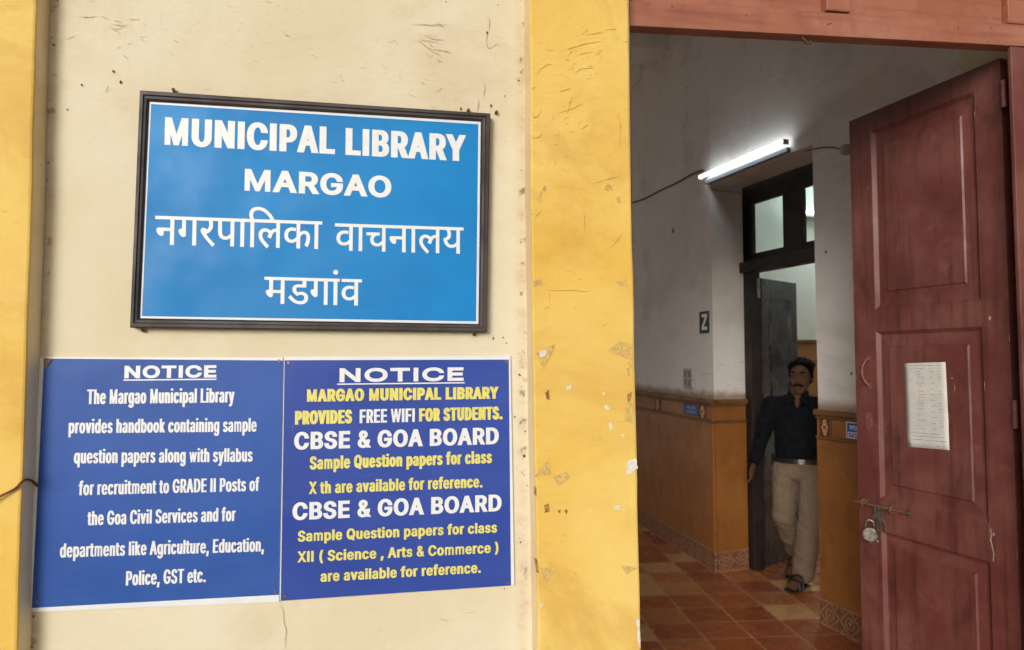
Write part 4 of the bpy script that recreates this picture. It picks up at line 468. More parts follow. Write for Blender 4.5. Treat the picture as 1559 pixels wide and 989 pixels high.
M['notice_blue'] = sheet_blue('notice_blue', (0.028, 0.092, 0.37), (0.040, 0.118, 0.44), (0.12, 0.20, 0.50), 0.38)
M['notice_violet'] = sheet_blue('notice_violet_blue', (0.030, 0.066, 0.34), (0.044, 0.090, 0.41), (0.13, 0.17, 0.48), 0.38)

def floor_tiles():
    n = NT('terracotta_tiles')
    co = n.mapping((1, 1, 1), (-1.612, -1.66, 0), (0, 0, R(4.0)))
    co2 = n.mapping((1 / 0.285, 1 / 0.246, 1), co=co)
    br = n.new("ShaderNodeTexBrick"); br.offset = 0.0; br.squash = 1.0
    n.l.new(co2, br.inputs["Vector"])
    br.inputs["Color1"].default_value = (0, 0, 0, 1); br.inputs["Color2"].default_value = (1, 1, 1, 1); br.inputs["Mortar"].default_value = (0, 0, 0, 1)
    br.inputs["Scale"].default_value = 1.0; br.inputs["Mortar Size"].default_value = 0.019; br.inputs["Mortar Smooth"].default_value = 0.2
    br.inputs["Bias"].default_value = 0.0; br.inputs["Brick Width"].default_value = 1.0; br.inputs["Row Height"].default_value = 1.0
    cr = n.new("ShaderNodeValToRGB"); e = cr.color_ramp.elements; cr.color_ramp.interpolation = 'CONSTANT'
    e[0].position = 0.0; e[0].color = (0.40, 0.105, 0.038, 1)
    e[1].position = 0.34; e[1].color = (0.50, 0.175, 0.058, 1)
    for p, c in ((0.56, (0.33, 0.085, 0.034, 1)), (0.74, (0.68, 0.39, 0.16, 1)), (0.90, (0.58, 0.25, 0.085, 1))):
        k = e.new(p); k.color = c
    n.l.new(br.outputs["Color"], cr.inputs[0])
    mott = n.noise(9, 4, 0.55)
    c = n.mix(n.math('MULTIPLY', n.ramp(mott, 0.35, 0.75), 0.3), cr.outputs[0], (0.48, 0.19, 0.07))
    c = n.mix(n.math('MULTIPLY', n.ramp(n.noise(2.2, 3, 0.6), 0.45, 0.75), 0.35), c, (0.20, 0.075, 0.034))
    c = n.mix(br.outputs["Fac"], c, (0.56, 0.36, 0.21))
    b = n.bump(br.outputs["Fac"], -0.6, 0.002)
    b = n.bump(mott, 0.2, 0.002, b)
    return n.done(c, n.ramp(mott, 0.3, 0.7, 0.16, 0.34), b, 0.5)
M['tiles'] = floor_tiles()

def skirting_tile():
    """relief tile : crossed diamonds with a flower; coordinates come from the mesh's own uv (metres along the wall, height)"""
    n = NT('relief_skirting_tile')
    uv = n.new("ShaderNodeTexCoord").outputs["UV"]
    sp = n.new("ShaderNodeSeparateXYZ"); n.l.new(uv, sp.inputs[0])
    u = n.math('FRACT', n.math('DIVIDE', sp.outputs[0], 0.155)); v = n.math('DIVIDE', sp.outputs[1], 0.16)
    du = n.math('ABSOLUTE', n.math('SUBTRACT', u, 0.5)); dv = n.math('ABSOLUTE', n.math('SUBTRACT', v, 0.5))
    dia = n.math('ADD', du, dv)
    rad = n.math('SQRT', n.math('ADD', n.math('MULTIPLY', du, du), n.math('MULTIPLY', dv, dv)))
    l1 = n.ramp(n.math('ABSOLUTE', n.math('SUBTRACT', dia, 0.47)), 0.07, 0.03)
    l2 = n.ramp(n.math('ABSOLUTE', n.math('SUBTRACT', rad, 0.20)), 0.06, 0.02)
    l3 = n.ramp(rad, 0.10, 0.05)
    l4 = n.ramp(dv, 0.40, 0.45)
    l5 = n.math('MULTIPLY', n.ramp(n.math('ABSOLUTE', n.math('SUBTRACT', du, dv)), 0.05, 0.02), n.ramp(dia, 0.55, 0.6))
    seam = n.ramp(du, 0.47, 0.49)
    h = n.math('MAXIMUM', n.math('MAXIMUM', l1, l2), n.math('MAXIMUM', l3, n.math('MAXIMUM', l4, l5)))
    h = n.math('MULTIPLY', h, n.math('SUBTRACT', 1.0, seam))
    wear = n.ramp(n.noise(18, 5, 0.7), 0.3, 0.7, 0.35, 1.0)
    c = n.mix(n.math('MULTIPLY', h, wear), (0.19, 0.075, 0.035), (0.40, 0.22, 0.12))
    b = n.bump(h, 0.8, 0.004)
    return n.done(c, 0.5, b)
M['skirting'] = skirting_tile()

def glass():
    n = NT('dusty_window_glass')
    b = n.bsdf; b.inputs["Transmission Weight"].default_value = 1.0; b.inputs["IOR"].default_value = 1.02
    return n.done((0.86, 0.92, 0.90), n.ramp(n.noise(20, 5), 0.3, 0.7, 0.02, 0.12))
M['glass'] = glass()

# ------------------------------------------------------------------ lettering : own outline glyphs
GL = {}
for ln in GLYPHS.split('\n'):
    if not ln: continue
    ch, adv, ps = ln.split('|')
    GL[ch] = (int(adv), [[tuple(map(int, q.split())) for q in p.split(',')] for p in ps.split(';') if p])

def fatten(poly, ex, ez):
    n = len(poly); out = []
    for i in range(n):
        p0, p1, p2 = poly[i - 1], poly[i], poly[(i + 1) % n]
        def nrm(a, b):
            dx, dy = b[0] - a[0], b[1] - a[1]; l = math.hypot(dx, dy)
            return (-dy / l, dx / l) if l > 1e-9 else None
        a, b = nrm(p0, p1), nrm(p1, p2)
        if a is None and b is None: continue
        if a is None: a = b
        if b is None: b = a
        sa = abs(a[0]) * ex * abs(a[0]) + abs(a[1]) * ez * abs(a[1]); sb = b[0] ** 2 * ex + b[1] ** 2 * ez
        den = a[0] * b[1] - a[1] * b[0]; dot = a[0] * b[0] + a[1] * b[1]
        if abs(den) < 0.08 or dot < -0.75:
            mx, mz = a[0] + b[0], a[1] + b[1]; l = math.hypot(mx, mz)
            if l < 1e-6: out.append(p1); continue
            out.append((p1[0] + mx / l * (sa + sb) / 2, p1[1] + mz / l * (sa + sb) / 2))
        else:
            ox, oz = (sa * b[1] - sb * a[1]) / den, (a[0] * sb - b[0] * sa) / den
            lim = 2.2 * max(ex, ez, 1e-6); l = math.hypot(ox, oz)
            if l > lim: ox, oz = ox * lim / l, oz * lim / l
            out.append((p1[0] + ox, p1[1] + oz))
    return out

def set_text(body, width, height, stem, bar, deva=False):
    """list of glyphs (each a list of outlines) fitted to width x height, with the asked stem thickness"""
    s0, b0, cap = (47.0, 42.0, 357.0) if deva else (63.0, 57.0, 509.0)
    tw, th = stem * height, bar * height
    track = 0.0
    for it in range(4):
        x = 0.0; items = []
        for ch in body:
            adv, ps = GL[ch]
            items.append((x, ps)); x += adv + (0 if deva else track) + (0 if ch != ' ' else -20)
        xs = [ox + q[0] for ox, ps in items for p in ps for q in p]
        x0, x1 = min(xs), max(xs)
        sx = (width - (tw - s0 * width / (x1 - x0))) / (x1 - x0)
        ex = max(0.0, (tw - s0 * sx) / 2)
        sx = (width - 2 * ex) / (x1 - x0)
        track = 2 * ex / sx * 0.62
    ez = max(0.0, (th - b0 * (height / cap)) / 2)
    sz = (height - 2 * ez) / cap
    res = []
    for (ox, ps), ch in zip(items, body):
        k = {'m': 0.62, 'w': 0.62, 'M': 0.72, 'W': 0.7, '&': 0.8, 'a': 0.9, 'e': 0.92, 's': 0.92}.get(ch, 1.0)
        if ps: res.append([fatten([((ox + q[0] - x0) * sx + ex, q[1] * sz + ez) for q in p], ex * k, ez * (0.9 if k < 1 else 1)) for p in ps])
    return res

def text_mesh(name, rec, y, mats, parent, thick=0.0004):
    board, body, x0, z0, x1, z1, hgt, colr, stem, bar, deva = rec
    wid = x1 - x0; sh = (z1 - z0) / wid
    mb = MB()
    for gi, gl in enumerate(set_text(body, wid, hgt, stem, bar, bool(deva))):
        gl = (gl, 0)
        y_ = y - 0.00012 * (gi % 2)
        pts2, edg = [], []
        for pl in gl[0]:
            if len(pl) < 3: continue
            k0 = len(pts2); pts2 += [Vector((a * 50, b * 50)) for a, b in pl]
            edg += [(k0 + i, k0 + (i + 1) % len(pl)) for i in range(len(pl))]
        seg = [(pts2[i], pts2[j]) for i, j in edg]
        ov, oe, of, _, _, _ = delaunay_2d_cdt(pts2, edg, [], 0, 1e-6)
        def inside(c):
            w = 0
            for p, q in seg:
                if (p.y <= c.y) != (q.y <= c.y):
                    side = (q.x - p.x) * (c.y - p.y) - (c.x - p.x) * (q.y - p.y)
                    if p.y <= c.y and side > 0: w += 1
                    elif p.y > c.y and side < 0: w -= 1
            return w < 0
        fs = [tuple(f) for f in of if inside(sum((ov[i] for i in f), Vector((0, 0))) / len(f))]
        vs_ = [Vector((x0 + v.x / 50, y_, z0 + v.y / 50 + sh * v.x / 50)) for v in ov]
        # front sheet plus a rim, so the letters have the thickness of cut vinyl
        cnt = {}
        for f in fs:
            for i in range(len(f)):
                k = (f[i], f[(i + 1) % len(f)]); cnt[k] = cnt.get(k, 0) + 1
        rim = [k for k in cnt if (k[1], k[0]) not in cnt]
        nv = len(vs_)
        vs2 = vs_ + [v + Vector((0, thick, 0)) for v in vs_]
        mb.add(vs2, fs + [(b, a, nv + a, nv + b) for a, b in rim])
    return mb.build(name, mats, parent)

# ================================================================== THE SETTING
def wavy_sheet(mb, x0f, x1f, z0, z1, y, nx, nz, amp, mi=0, seed=0.0):
    """a front skin of hand-trowelled plaster; x0f, x1f are functions of z"""
    b = len(mb.v)
    for j in range(nz + 1):
        z = z0 + (z1 - z0) * j / nz
        for i in range(nx + 1):
            x = x0f(z) + (x1f(z) - x0f(z)) * i / nx
            edge = 0 if i in (0, nx) or j in (0, nz) else 1
            dy = amp * noise.noise(Vector((x * 2.1 + seed, z * 2.1, seed))) * edge
            mb.v.append(Vector((x, y + dy, z)))
    for j in range(nz):
        for i in range(nx):
            a = b + j * (nx + 1) + i
            mb.f.append((a, a + 1, a + nx + 2, a + nx + 1)); mb.m.append(mi)

WALL_H = 6.4
ground = MB().quad((-150, -150, -0.16), (150, -150, -0.16), (150, 150, -0.16), (-150, 150, -0.16)).build('ground', M['earth'])
tag(ground, 'dry earth ground around the library', 'ground', kind='structure')
pf = MB(); pf.box(FRONT, -5, 6, 0.0, 2.9, -0.15, -0.004)
tag(pf.build('pavement', M['grey']), 'grey concrete pavement in front of the wall', 'pavement', kind='structure')
fl = MB(); fl.quad((-3, 0.0, 0), (8, 0.0, 0), (8, 9, 0), (-3, 9, 0))
tag(fl.build('floor', M['tiles']), 'terracotta and ochre square floor tiles with pale grout', 'floor', kind='structure')
pr_ = MB(); pr_.box(FRONT, -5, 6, 0.0, 2.4, 4.5, 4.7)  # unseen slab, added so the top of the wall turns darker and warmer
tag(pr_.build('added_porch_ceiling', M['porch']), 'unseen porch ceiling added to shade and warm the notice wall', 'ceiling', kind='structure')
ce = MB(); ce.box(FRONT, -3, 8, -9, -0.352, 6.4, 6.6)
tag(ce.build('ceiling', M['inner_white']), 'white ceiling of the hall', 'ceiling', kind='structure')

def lerp_tab(tab):
    def f(z):
        if z <= tab[0][0]: return tab[0][1]
        for (a, va), (b, vb) in zip(tab, tab[1:]):
            if z <= b: return va + (vb - va) * (z - a) / (b - a)
        return tab[-1][1]
    return f

# ---- front wall with its pilasters
wall = MB()
wavy_sheet(wall, lambda z: -4.5, lambda z: 0.698, 0, WALL_H, 0.0, 60, 60, 0.0022)
X0, X1 = -4.5, 0.698
wall.quad((X0, 0, 0), (X0, .35, 0), (X0, .35, WALL_H), (X0, 0, WALL_H)); wall.quad((X1, 0, 0), (X1, 0, WALL_H), (X1, .35, WALL_H), (X1, .35, 0), 1)
wall.quad((X0, .35, 0), (X1, .35, 0), (X1, .35, WALL_H), (X0, .35, WALL_H), 1); wall.quad((X0, 0, WALL_H), (X1, 0, WALL_H), (X1, .35, WALL_H), (X0, .35, WALL_H))
wall.box(FRONT, 2.225, 6, -0.35, 0, 0, WALL_H, 0)
wall.box(FRONT, 0.698, 2.225, -0.35, 0, 3.5, WALL_H, 1)
def strip(mb, pts, w, t, mi, fr=FRONT):
    """a hairline: a tapering, slightly ragged ribbon just proud of the surface"""
    P = [Vector((p[0], 0, p[1])) for p in pts]; Q = []
    for a, b in zip(P, P[1:]):
        k = max(2, int((b - a).length / 0.006))
        Q += [a.lerp(b, i / k) for i in range(k)]
    Q.append(P[-1]); n = len(Q); L_, R_ = [], []
    for i, q in enumerate(Q):
        tg = (Q[min(i + 1, n - 1)] - Q[max(i - 1, 0)]).normalized(); nn = Vector((-tg.z, 0, tg.x))
        jit = Vector((noise.noise(q * 70), 0, noise.noise(q * 70 + Vector((5, 5, 5))))) * 0.0016
        ww = w * math.sin(math.pi * (i + 0.35) / (n + 0.1)) ** 0.6 * (0.55 + 0.6 * abs(noise.noise(q * 160)))
        L_.append(fr((q + jit + nn * ww).x, t, (q + jit + nn * ww).z)); R_.append(fr((q + jit - nn * ww).x, t, (q + jit - nn * ww).z))
    mb.add(L_ + R_, [(i, i + 1, n + i + 1, n + i) for i in range(n - 1)], mi)
def blot(mb, c, r, t, mi, fr=FRONT, k=11):
    ph = random.random() * 9
    pts = [(c[0] + r * (0.7 + 0.5 * noise.noise(Vector((math.cos(a) + ph, math.sin(a), ph)))) * math.cos(a), c[1] + r * (0.8 + 0.5 * noise.noise(Vector((math.cos(a), math.sin(a) + ph, 1)))) * math.sin(a) * 1.2) for a in [2 * math.pi * i / k for i in range(k)]]
    mb.add([fr(p[0], t, p[1]) for p in pts], [tuple(range(k))], mi)
for mk in WALL_MARKS:
    if mk[0] == 'crack': strip(wall, mk[1], 0.0011, 0.0026, 2)
    else: blot(wall, mk[1], max(mk[2], 0.0022), 0.0028, 3)
# many tiny scuffs in the worn patches
for cx, cz, rx, rz, k in ((0.02, 2.60, 0.10, 0.10, 60), (-0.15, 2.50, 0.16, 0.05, 30), (-0.70, 2.57, 0.10, 0.05, 22), (-0.60, 2.62, 0.22, 0.05, 16), (0.12, 2.46, 0.10, 0.05, 14), (-0.45, 2.55, 0.3, 0.1, 16), (0.27, 2.30, 0.05, 0.25, 10), (-0.2, 0.9, 0.6, 0.05, 8)):
    for _ in range(k // 2):
        x, z = cx + random.gauss(0, rx * 0.6), cz + random.gauss(0, rz * 0.6)
        a = random.gauss(-0.35, 0.5); l = random.choice([0.004, 0.006, 0.009, 0.014, 0.024])
        strip(wall, [(x, z), (x + l * math.cos(a), z + l * math.sin(a))], random.uniform(0.0004, 0.0009), 0.0026, 2)
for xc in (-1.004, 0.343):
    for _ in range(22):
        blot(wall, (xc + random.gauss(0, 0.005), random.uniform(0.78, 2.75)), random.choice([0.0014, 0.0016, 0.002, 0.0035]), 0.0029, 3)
wall_o = tag(wall.build('front_wall', [M['cream'], M['inner_white'], M['crack'], M['pit']]), 'cream plastered front wall carrying the blue signs, with yellow pilasters', 'wall')

def pilaster(name, xl, xr, label, chips, seed):
    mb = MB(); t = 0.07; nz = 90
    prof_n = 0
    for j in range(nz + 1):
        z = WALL_H * j / nz
        a, b = xl(z), xr(z)
        w = lambda k: 0.0022 * noise.noise(Vector((k * 3.7 + seed, z * 5.0, seed))) + 0.0012 * noise.noise(Vector((k, z * 21, seed)))
        a += w(1); b += w(2)
        r = 0.007
        xs = [(a - 0.006, 0.02), (a - 0.003, -t * 0.5), (a, -t + r), (a + r * 0.3, -t + r * 0.3), (a + r, -t)]
        k_in = 10
        for i in range(1, k_in):
            f = i / k_in; xs.append((a + r + (b - a - 2 * r) * f, -t + 0.0012 * noise.noise(Vector((f * 3 + seed, z * 3, 2)))))
        xs += [(b - r, -t), (b - r * 0.3, -t + r * 0.3), (b, -t + r), (b + 0.001, -0.001)]
        prof_n = len(xs)
        mb.v += [Vector((x, y, z)) for x, y in xs]
    for j in range(nz):
        for i in range(prof_n - 1):
            p = j * prof_n + i
            mb.f.append((p, p + 1, p + prof_n + 1, p + prof_n)); mb.m.append(1 if (i < 2 or (not chips and i >= prof_n - 2)) else 0)
    if chips:
        for kind, pts in CHIPS:
            ragged = []
            for (ax, az), (bx, bz) in zip(pts, pts[1:] + pts[:1]):
                for f in (0, 0.33, 0.66):
                    q = Vector((ax + (bx - ax) * f, 0, az + (bz - az) * f))
                    ragged.append((q.x + 0.0022 * noise.noise(q * 150), q.z + 0.0022 * noise.noise(q * 150 + Vector((9, 0, 0)))))
            mi = {'tan': 2, 'white': 3, 'brown': 4}[kind]; tt = {'tan': 0.0720, 'white': 0.0726, 'brown': 0.0723}[kind]
            if kind == 'tan':                    # torn corners of old posters: a broken fringe of pieces
                cx_ = sum(p[0] for p in ragged) / len(ragged); cz_ = sum(p[1] for p in ragged) / len(ragged)
                mb.add([FRONT(p[0], tt - 0.0003, p[1]) for p in ragged], [tuple(range(len(ragged)))], 6)
                for _ in range(9):
                    i = random.randrange(len(ragged)); f = random.random() ** 0.5
                    blot(mb, (cx_ + (ragged[i][0] - cx_) * f, cz_ + (ragged[i][1] - cz_) * f), random.uniform(0.001, 0.004), tt + random.uniform(0, 0.0004), 2, k=7)
            else:
                mb.add([FRONT(p[0], tt, p[1]) for p in ragged], [tuple(range(len(ragged)))], mi)
        for pts in SCRATCHES:
            strip(mb, pts, 0.0011, 0.0718, 5)
        for cx, cz, rx, rz, k in ((0.50, 2.55, 0.08, 0.06, 40), (0.48, 2.38, 0.06, 0.05, 26), (0.58, 2.66, 0.06, 0.05, 24), (0.43, 2.28, 0.04, 0.05, 14), (0.5, 1.9, 0.12, 0.3, 14), (0.55, 1.45, 0.1, 0.08, 14), (0.50, 1.12, 0.1, 0.03, 12)):
            for _ in range(k // 2):
                x, z = cx + random.gauss(0, rx * 0.6), cz + random.gauss(0, rz * 0.6)
                if not 0.385 < x < 0.665: continue
                ang = random.gauss(0.35, 0.6); l = random.choice([0.004, 0.006, 0.010, 0.016, 0.028])
                strip(mb, [(x, z), (x + l * math.cos(ang), z + l * math.sin(ang))], random.uniform(0.0004, 0.0010), 0.0718, 5)
    o = mb.build(name, [M['yellow'], M['side'], M['scar'], M['chip_white'], M['chip_brown'], M['scratch'], M['paste']], wall_o, smooth=False)
    o["label"] = label
    return o
pilaster('pilaster', lambda z: -1.62, lerp_tab([(0.86, -1.009), (1.55, -1.011), (2.1, -1.013), (2.65, -1.018)]), 'yellow pilaster at the outer end of the cream wall', False, 1.0)
pilaster('pilaster', lerp_tab([(0.80, 0.380), (1.54, 0.367), (2.14, 0.360), (2.75, 0.359)]), lerp_tab([(0.78, 0.694), (1.15, 0.689), (1.74, 0.682), (2.25, 0.675), (2.77, 0.674)]), 'chipped yellow pilaster beside the doorway', True, 4.0)

# ---- inner wall (right-hand wall of the hall) with the doorway to the side room
A0, A1, A2, A3, A4 = Vector((2.86, 0.352)), Vector((2.567, 1.90)), Vector((2.363, 2.95)), Vector((2.302, 4.43)), Vector((2.16, 8.5))
nA = Vector((0.982, 0.186))
B1, B2 = A1 + nA * 0.30, A2 + nA * 0.30
iw = MB()
P2 = lambda v: (v.x, v.y)
iw.vprism([P2(A0), P2(A1), P2(B1), (3.16, 0.352)], 0, WALL_H)
iw.vprism([P2(A2), P2(A3), P2(A4), (2.5, 8.5), (2.62, 4.45), P2(B2)], 0, WALL_H)
iw.vprism([P2(A1), P2(A2), P2(B2), P2(B1)], 3.03, WALL_H)
FN = Frame(P2(A1), P2(A0 - A1), (-nA.x, -nA.y))          # near piece, s runs towards the viewer from the doorway corner
FF = Frame(P2(A2), P2(A3 - A2), (-0.9992, -0.041))       # far piece, s runs away from the doorway corner
FR_ = Frame(P2(A2), P2(nA), (0.186, -0.982))             # far reveal of the doorway, s runs into the wall
FH = Frame(P2(A2), P2(A1 - A2), (-nA.x, -nA.y))          # above the door
for fr, pts, w in ((FF, [(0.70, 2.83), (0.715, 2.80), (0.70, 2.77), (0.69, 2.80)], 0.012), (FF, [(0.45, 3.95), (0.40, 3.99), (0.37, 3.96), (0.40, 3.90)], 0.004), (FF, [(1.62, 4.70), (1.47, 4.72), (1.45, 4.55)], 0.010),
                   (FF, [(0.75, 3.5), (0.68, 3.42), (0.66, 3.3)], 0.003), (FF, [(1.1, 3.7), (1.02, 3.62)], 0.003), (FF, [(0.06, 1.52), (0.12, 1.53), (0.20, 1.50)], 0.003), (FH, [(0.5, 3.6), (0.6, 3.7), (0.62, 3.75)], 0.002)):
    strip(iw, pts, w, 0.003, 1, fr)
blot(iw, (0.095, 2.315), 0.011, 0.003, 2, FN); blot(iw, (0.696, 2.79), 0.022, 0.0045, 2, FF); blot(iw, (0.27, 1.56), 0.010, 0.003, 2, FN)
for s_, z_ in ((0.05, 1.60), (0.24, 1.62), (0.11, 1.44), (0.26, 1.36), (0.18, 1.41), (0.05, 1.37)):
    strip(iw, [(s_, z_), (s_ + 0.03, z_ + 0.004), (s_ + 0.06, z_ - 0.003)], 0.002, 0.003, 1, FR_)
inner = tag(iw.build('inner_wall', [M['inner_white'], M['crack'], M['pit']]), 'stained whitewashed hall wall with an ochre dado around the inner doorway', 'wall')

def with_uv(ob, fr):
    me = ob.data; uv = me.uv_layers.new(name="wall_metres"); o = ORIGIN[ob.name]
    for lp in me.loops:
        p = me.vertices[lp.vertex_index].co + o - fr.o
        s_ = Vector((p.x, p.y, 0)).dot(fr.d)
        uv.data[lp.index].uv = (s_, p.z)
    return ob
for fr, s0, s1 in ((FN, 0.0, 1.55), (FF, 0.0, 4.2), (FR_, 0.0, 0.29)):
    e0 = -0.02 if fr is FF else 0.0
    if fr is FR_: e0 = 0.002
    d = MB(); d.box(fr, s0, s1, 0.0, 0.016, 0.14, 1.15)
    for zz in (0.66,):
        d.box(fr, s0, s1, 0.0155, 0.0175, zz, zz + 0.004)
    d.box(fr, s0, s1, 0.0, 0.012, 1.165, 1.295)
    if fr is FF:
        for pts_ in ([(0.55, 0.80), (0.53, 0.74), (0.56, 0.69), (0.54, 0.66)], [(0.95, 0.75), (0.94, 0.55)], [(0.30, 0.95), (0.31, 0.80)], [(0.12, 0.62), (0.13, 0.55)], [(1.2, 0.9), (1.19, 0.8)]): strip(d, pts_, 0.007, 0.0166, 1, fr)
    d.build('dado', [M['dado'], M['dado_scuff']], inner)
    l = MB(); l.box(fr, s0 + e0, s1, 0.0, 0.028, 1.145, 1.168); l.box(fr, s0 + e0, s1, 0.0, 0.045, 1.295, 1.33); l.box(fr, s0 + e0, s1, 0.0, 0.030, 1.275, 1.2945)
    l.build('dado_ledge', M['dado_trim'], inner, bevel=0.006)
    k = MB(); k.box(fr, s0 + e0, s1, 0.0, 0.022, 0.0, 0.16)
    with_uv(k.build('skirting', M['skirting'], inner, bevel=0.003), fr)
def ornament(fr, s, w):
    b = MB(); b.box(fr, s - w / 2, s + w / 2, 0.0125, 0.016, 1.169, 1.274, 0)
    b.box(fr, s - w / 2 - 0.008, s - w / 2, 0.0125, 0.022, 1.169, 1.274, 1); b.box(fr, s + w / 2, s + w / 2 + 0.008, 0.0125, 0.022, 1.169, 1.274, 1)
    zc = 1.2215; hw = w * 0.30
    half = [(0.10, -0.050), (0.45, -0.047), (0.55, -0.038), (0.40, -0.031), (0.95, -0.024), (0.60, -0.017), (0.95, -0.010), (1.15, 0.0), (0.95, 0.010), (0.55, 0.017), (1.0, 0.024), (0.42, 0.031), (0.60, 0.038), (0.45, 0.046), (0.10, 0.050)]
    poly = [(s + hw * a, zc + z) for a, z in half] + [(s - hw * a, zc + z) for a, z in half[::-1]]
    b.prism(fr, poly, 0.016, 0.024, 2)
    b.prism(fr, [(s + hw * 0.42 * math.cos(t), zc + 0.009 * math.sin(t)) for t in [2 * math.pi * i / 12 for i in range(12)]], 0.0245, 0.0255, 0)
    b.build('relief_ornament', [M['ornament_back'], M['dado_trim'], M['ornament']], inner)
ornament(FN, 0.072, 0.075); ornament(FF, 0.155, 0.10); ornament(FF, 1.05, 0.10); ornament(FN, 0.62, 0.075)
vp = MB(); vp.box(FF, 1.38, 1.42, 0, 0.02, 4.46, 4.70); vp.box(FF, 1.42, 1.70, 0, 0.02, 4.46, 4.50)
vp.build('vent_surround', M['inner_white'], inner)

# ---- rest of the hall and side room shells (mostly out of sight; they hold the light)
GY = Frame((0, 0), (1, 0), (0, 1))
bm_ = MB(); bm_.box(GY, -4.4, 2.345, 3.70, 4.05, 4.47, 5.3)
tag(bm_.build('ceiling_beam', M['inner_white'], bevel=0.01), 'whitewashed beam crossing the hall under the ceiling', 'beam', kind='structure')
hw_ = MB()
hw_.box(GY, -2.7, 2.16, 8.5, 8.7, 0, WALL_H)
hw_.box(GY, -2.9, -2.7, 0.352, 0.7, 0, WALL_H); hw_.box(GY, -2.9, -2.7, 3.8, 4.1, 0, WALL_H); hw_.box(GY, -2.9, -2.7, 7.6, 8.7, 0, WALL_H)
for y0, y1 in ((0.7, 3.8), (4.1, 7.6)):  # openings added in the unseen side wall to brighten the hall
    hw_.box(GY, -2.9, -2.7, y0, y1, 4.9, WALL_H); hw_.box(GY, -2.9, -2.7, y0, y1, 0, 0.1)
tag(hw_.build('hall_wall', M['side_white']), 'whitewashed far walls of the hall with unseen openings added for daylight', 'wall', kind='structure')
sr = MB()
sr.box(GY, 3.0, 7.2, 5.6, 5.8, 0, 4.4); sr.box(GY, 7.0, 7.2, 0.352, 2.3, 0, 4.4); sr.box(GY, 7.0, 7.2, 4.5, 5.6, 0, 4.4); sr.box(GY, 7.0, 7.2, 2.3, 4.5, 0, 1.2); sr.box(GY, 7.0, 7.2, 2.3, 4.5, 2.6, 4.4)
sr.box(GY, 3.16, 7.2, 0.36, 0.5, 0, 4.4); sr.box(GY, 2.6, 7.2, 0.5, 5.8, 4.4, 4.5)
sr.box(GY, 2.53, 3.0, 5.6, 5.75, 0, 4.4)
tag(sr.build('side_room_wall', M['side_white']), 'pale greenish white wall of the room behind the inner doorway', 'wall', kind='structure')

# ================================================================== DOOR FRAME AND RED DOOR
df = empty('door_frame', (1.4, 0.02, 0), 'red-brown painted wooden door frame with panelled transom over the doorway', 'door frame')
lt = MB()
za, zb = 2.727, 2.765          # the old lintel sags a little
def slab(mb, x0, x1, y0, y1, zl0, zr0, h0, h1, mi=0):
    mb.add([(x0, y0, zl0), (x1, y0, zr0), (x1, y1, zr0), (x0, y1, zl0), (x0, y0, zl0 + h0), (x1, y0, zr0 + h1), (x1, y1, zr0 + h1), (x0, y1, zl0 + h0)],
           [(0, 3, 2, 1), (4, 5, 6, 7), (0, 1, 5, 4), (2, 3, 7, 6), (0, 4, 7, 3), (1, 2, 6, 5)], mi)
slab(lt, 0.7005, 2.224, 0.0, 0.05, za, zb, 0.085, 0.078)
lt.tube([(1.31, 0.012, za + 0.012), (1.335, 0.02, za - 0.004), (1.35, 0.02, za + 0.002)], 0.006, 6, 1)
strip(lt, [(1.395, 2.782), (1.415, 2.790)], 0.003, 0.0006, 1); strip(lt, [(1.405, 2.778), (1.41, 2.775)], 0.002, 0.0006, 2)
for _ in range(26): blot(lt, (random.uniform(0.72, 2.18), random.uniform(2.755, 2.83)), random.uniform(0.0008, 0.002), 0.0006, 2)
for _ in range(12): blot(lt, (random.uniform(0.72, 2.18), random.uniform(2.765, 2.83)), random.uniform(0.0015, 0.004), 0.0006, 1)
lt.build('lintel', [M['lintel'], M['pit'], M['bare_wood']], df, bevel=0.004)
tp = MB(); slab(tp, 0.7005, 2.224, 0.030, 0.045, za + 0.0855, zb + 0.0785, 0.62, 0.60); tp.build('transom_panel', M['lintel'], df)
ml = MB(); ml.box(FRONT, 1.395, 1.485, -0.028, 0.004, 2.832, 3.44); ml.build('mullion', M['lintel'], df, bevel=0.004)
hl = MB(); hl.box(FRONT, 0.7005, 2.224, -0.05, 0.0, 3.442, 3.499); hl.build('head_rail', M['lintel'], df, bevel=0.004)
for x0, x1, z1 in ((0.7005, 0.712, 2.726), (2.105, 2.224, 2.760)):
    j = MB()
    if x0 > 1:
        j.box(FRONT, x0 + 0.003, x1, -0.016, -0.001, 0, z1); j.box(FRONT, 2.203, x1, -0.10, -0.0162, 0, z1)
    else: j.box(FRONT, x0, x1, -0.13, -0.03, 0, z1)
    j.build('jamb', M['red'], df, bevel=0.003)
for x0, x1 in ((2.105, 2.224), (0.7005, 0.712)):
    j = MB(); j.box(FRONT, x0, x1, -0.028, -0.002, 2.845 if x0 > 1 else 2.815, 3.44); j.build('stile', M['lintel'], df, bevel=0.003)

HX, HY = 2.161, 0.10
DD = (-0.1687, 0.9857)
FD = Frame((HX, HY), DD, (-0.9857, -0.1687))
LW = 0.708
door = empty('door', (HX, HY, 0.03), 'oxide red panelled wooden door leaf standing open, with paper and padlock', 'door')
leaf = MB(); TH = 0.038
panels = [((0.135, 0.583), (1.885, 2.663), 0.045, 0.065), ((0.120, 0.560), (1.050, 1.755), 0.042, 0.058), ((0.112, 0.535), (0.150, 0.878), 0.042, 0.052)]
ch = 0.016
Z0, Z1 = 0.03, 2.765
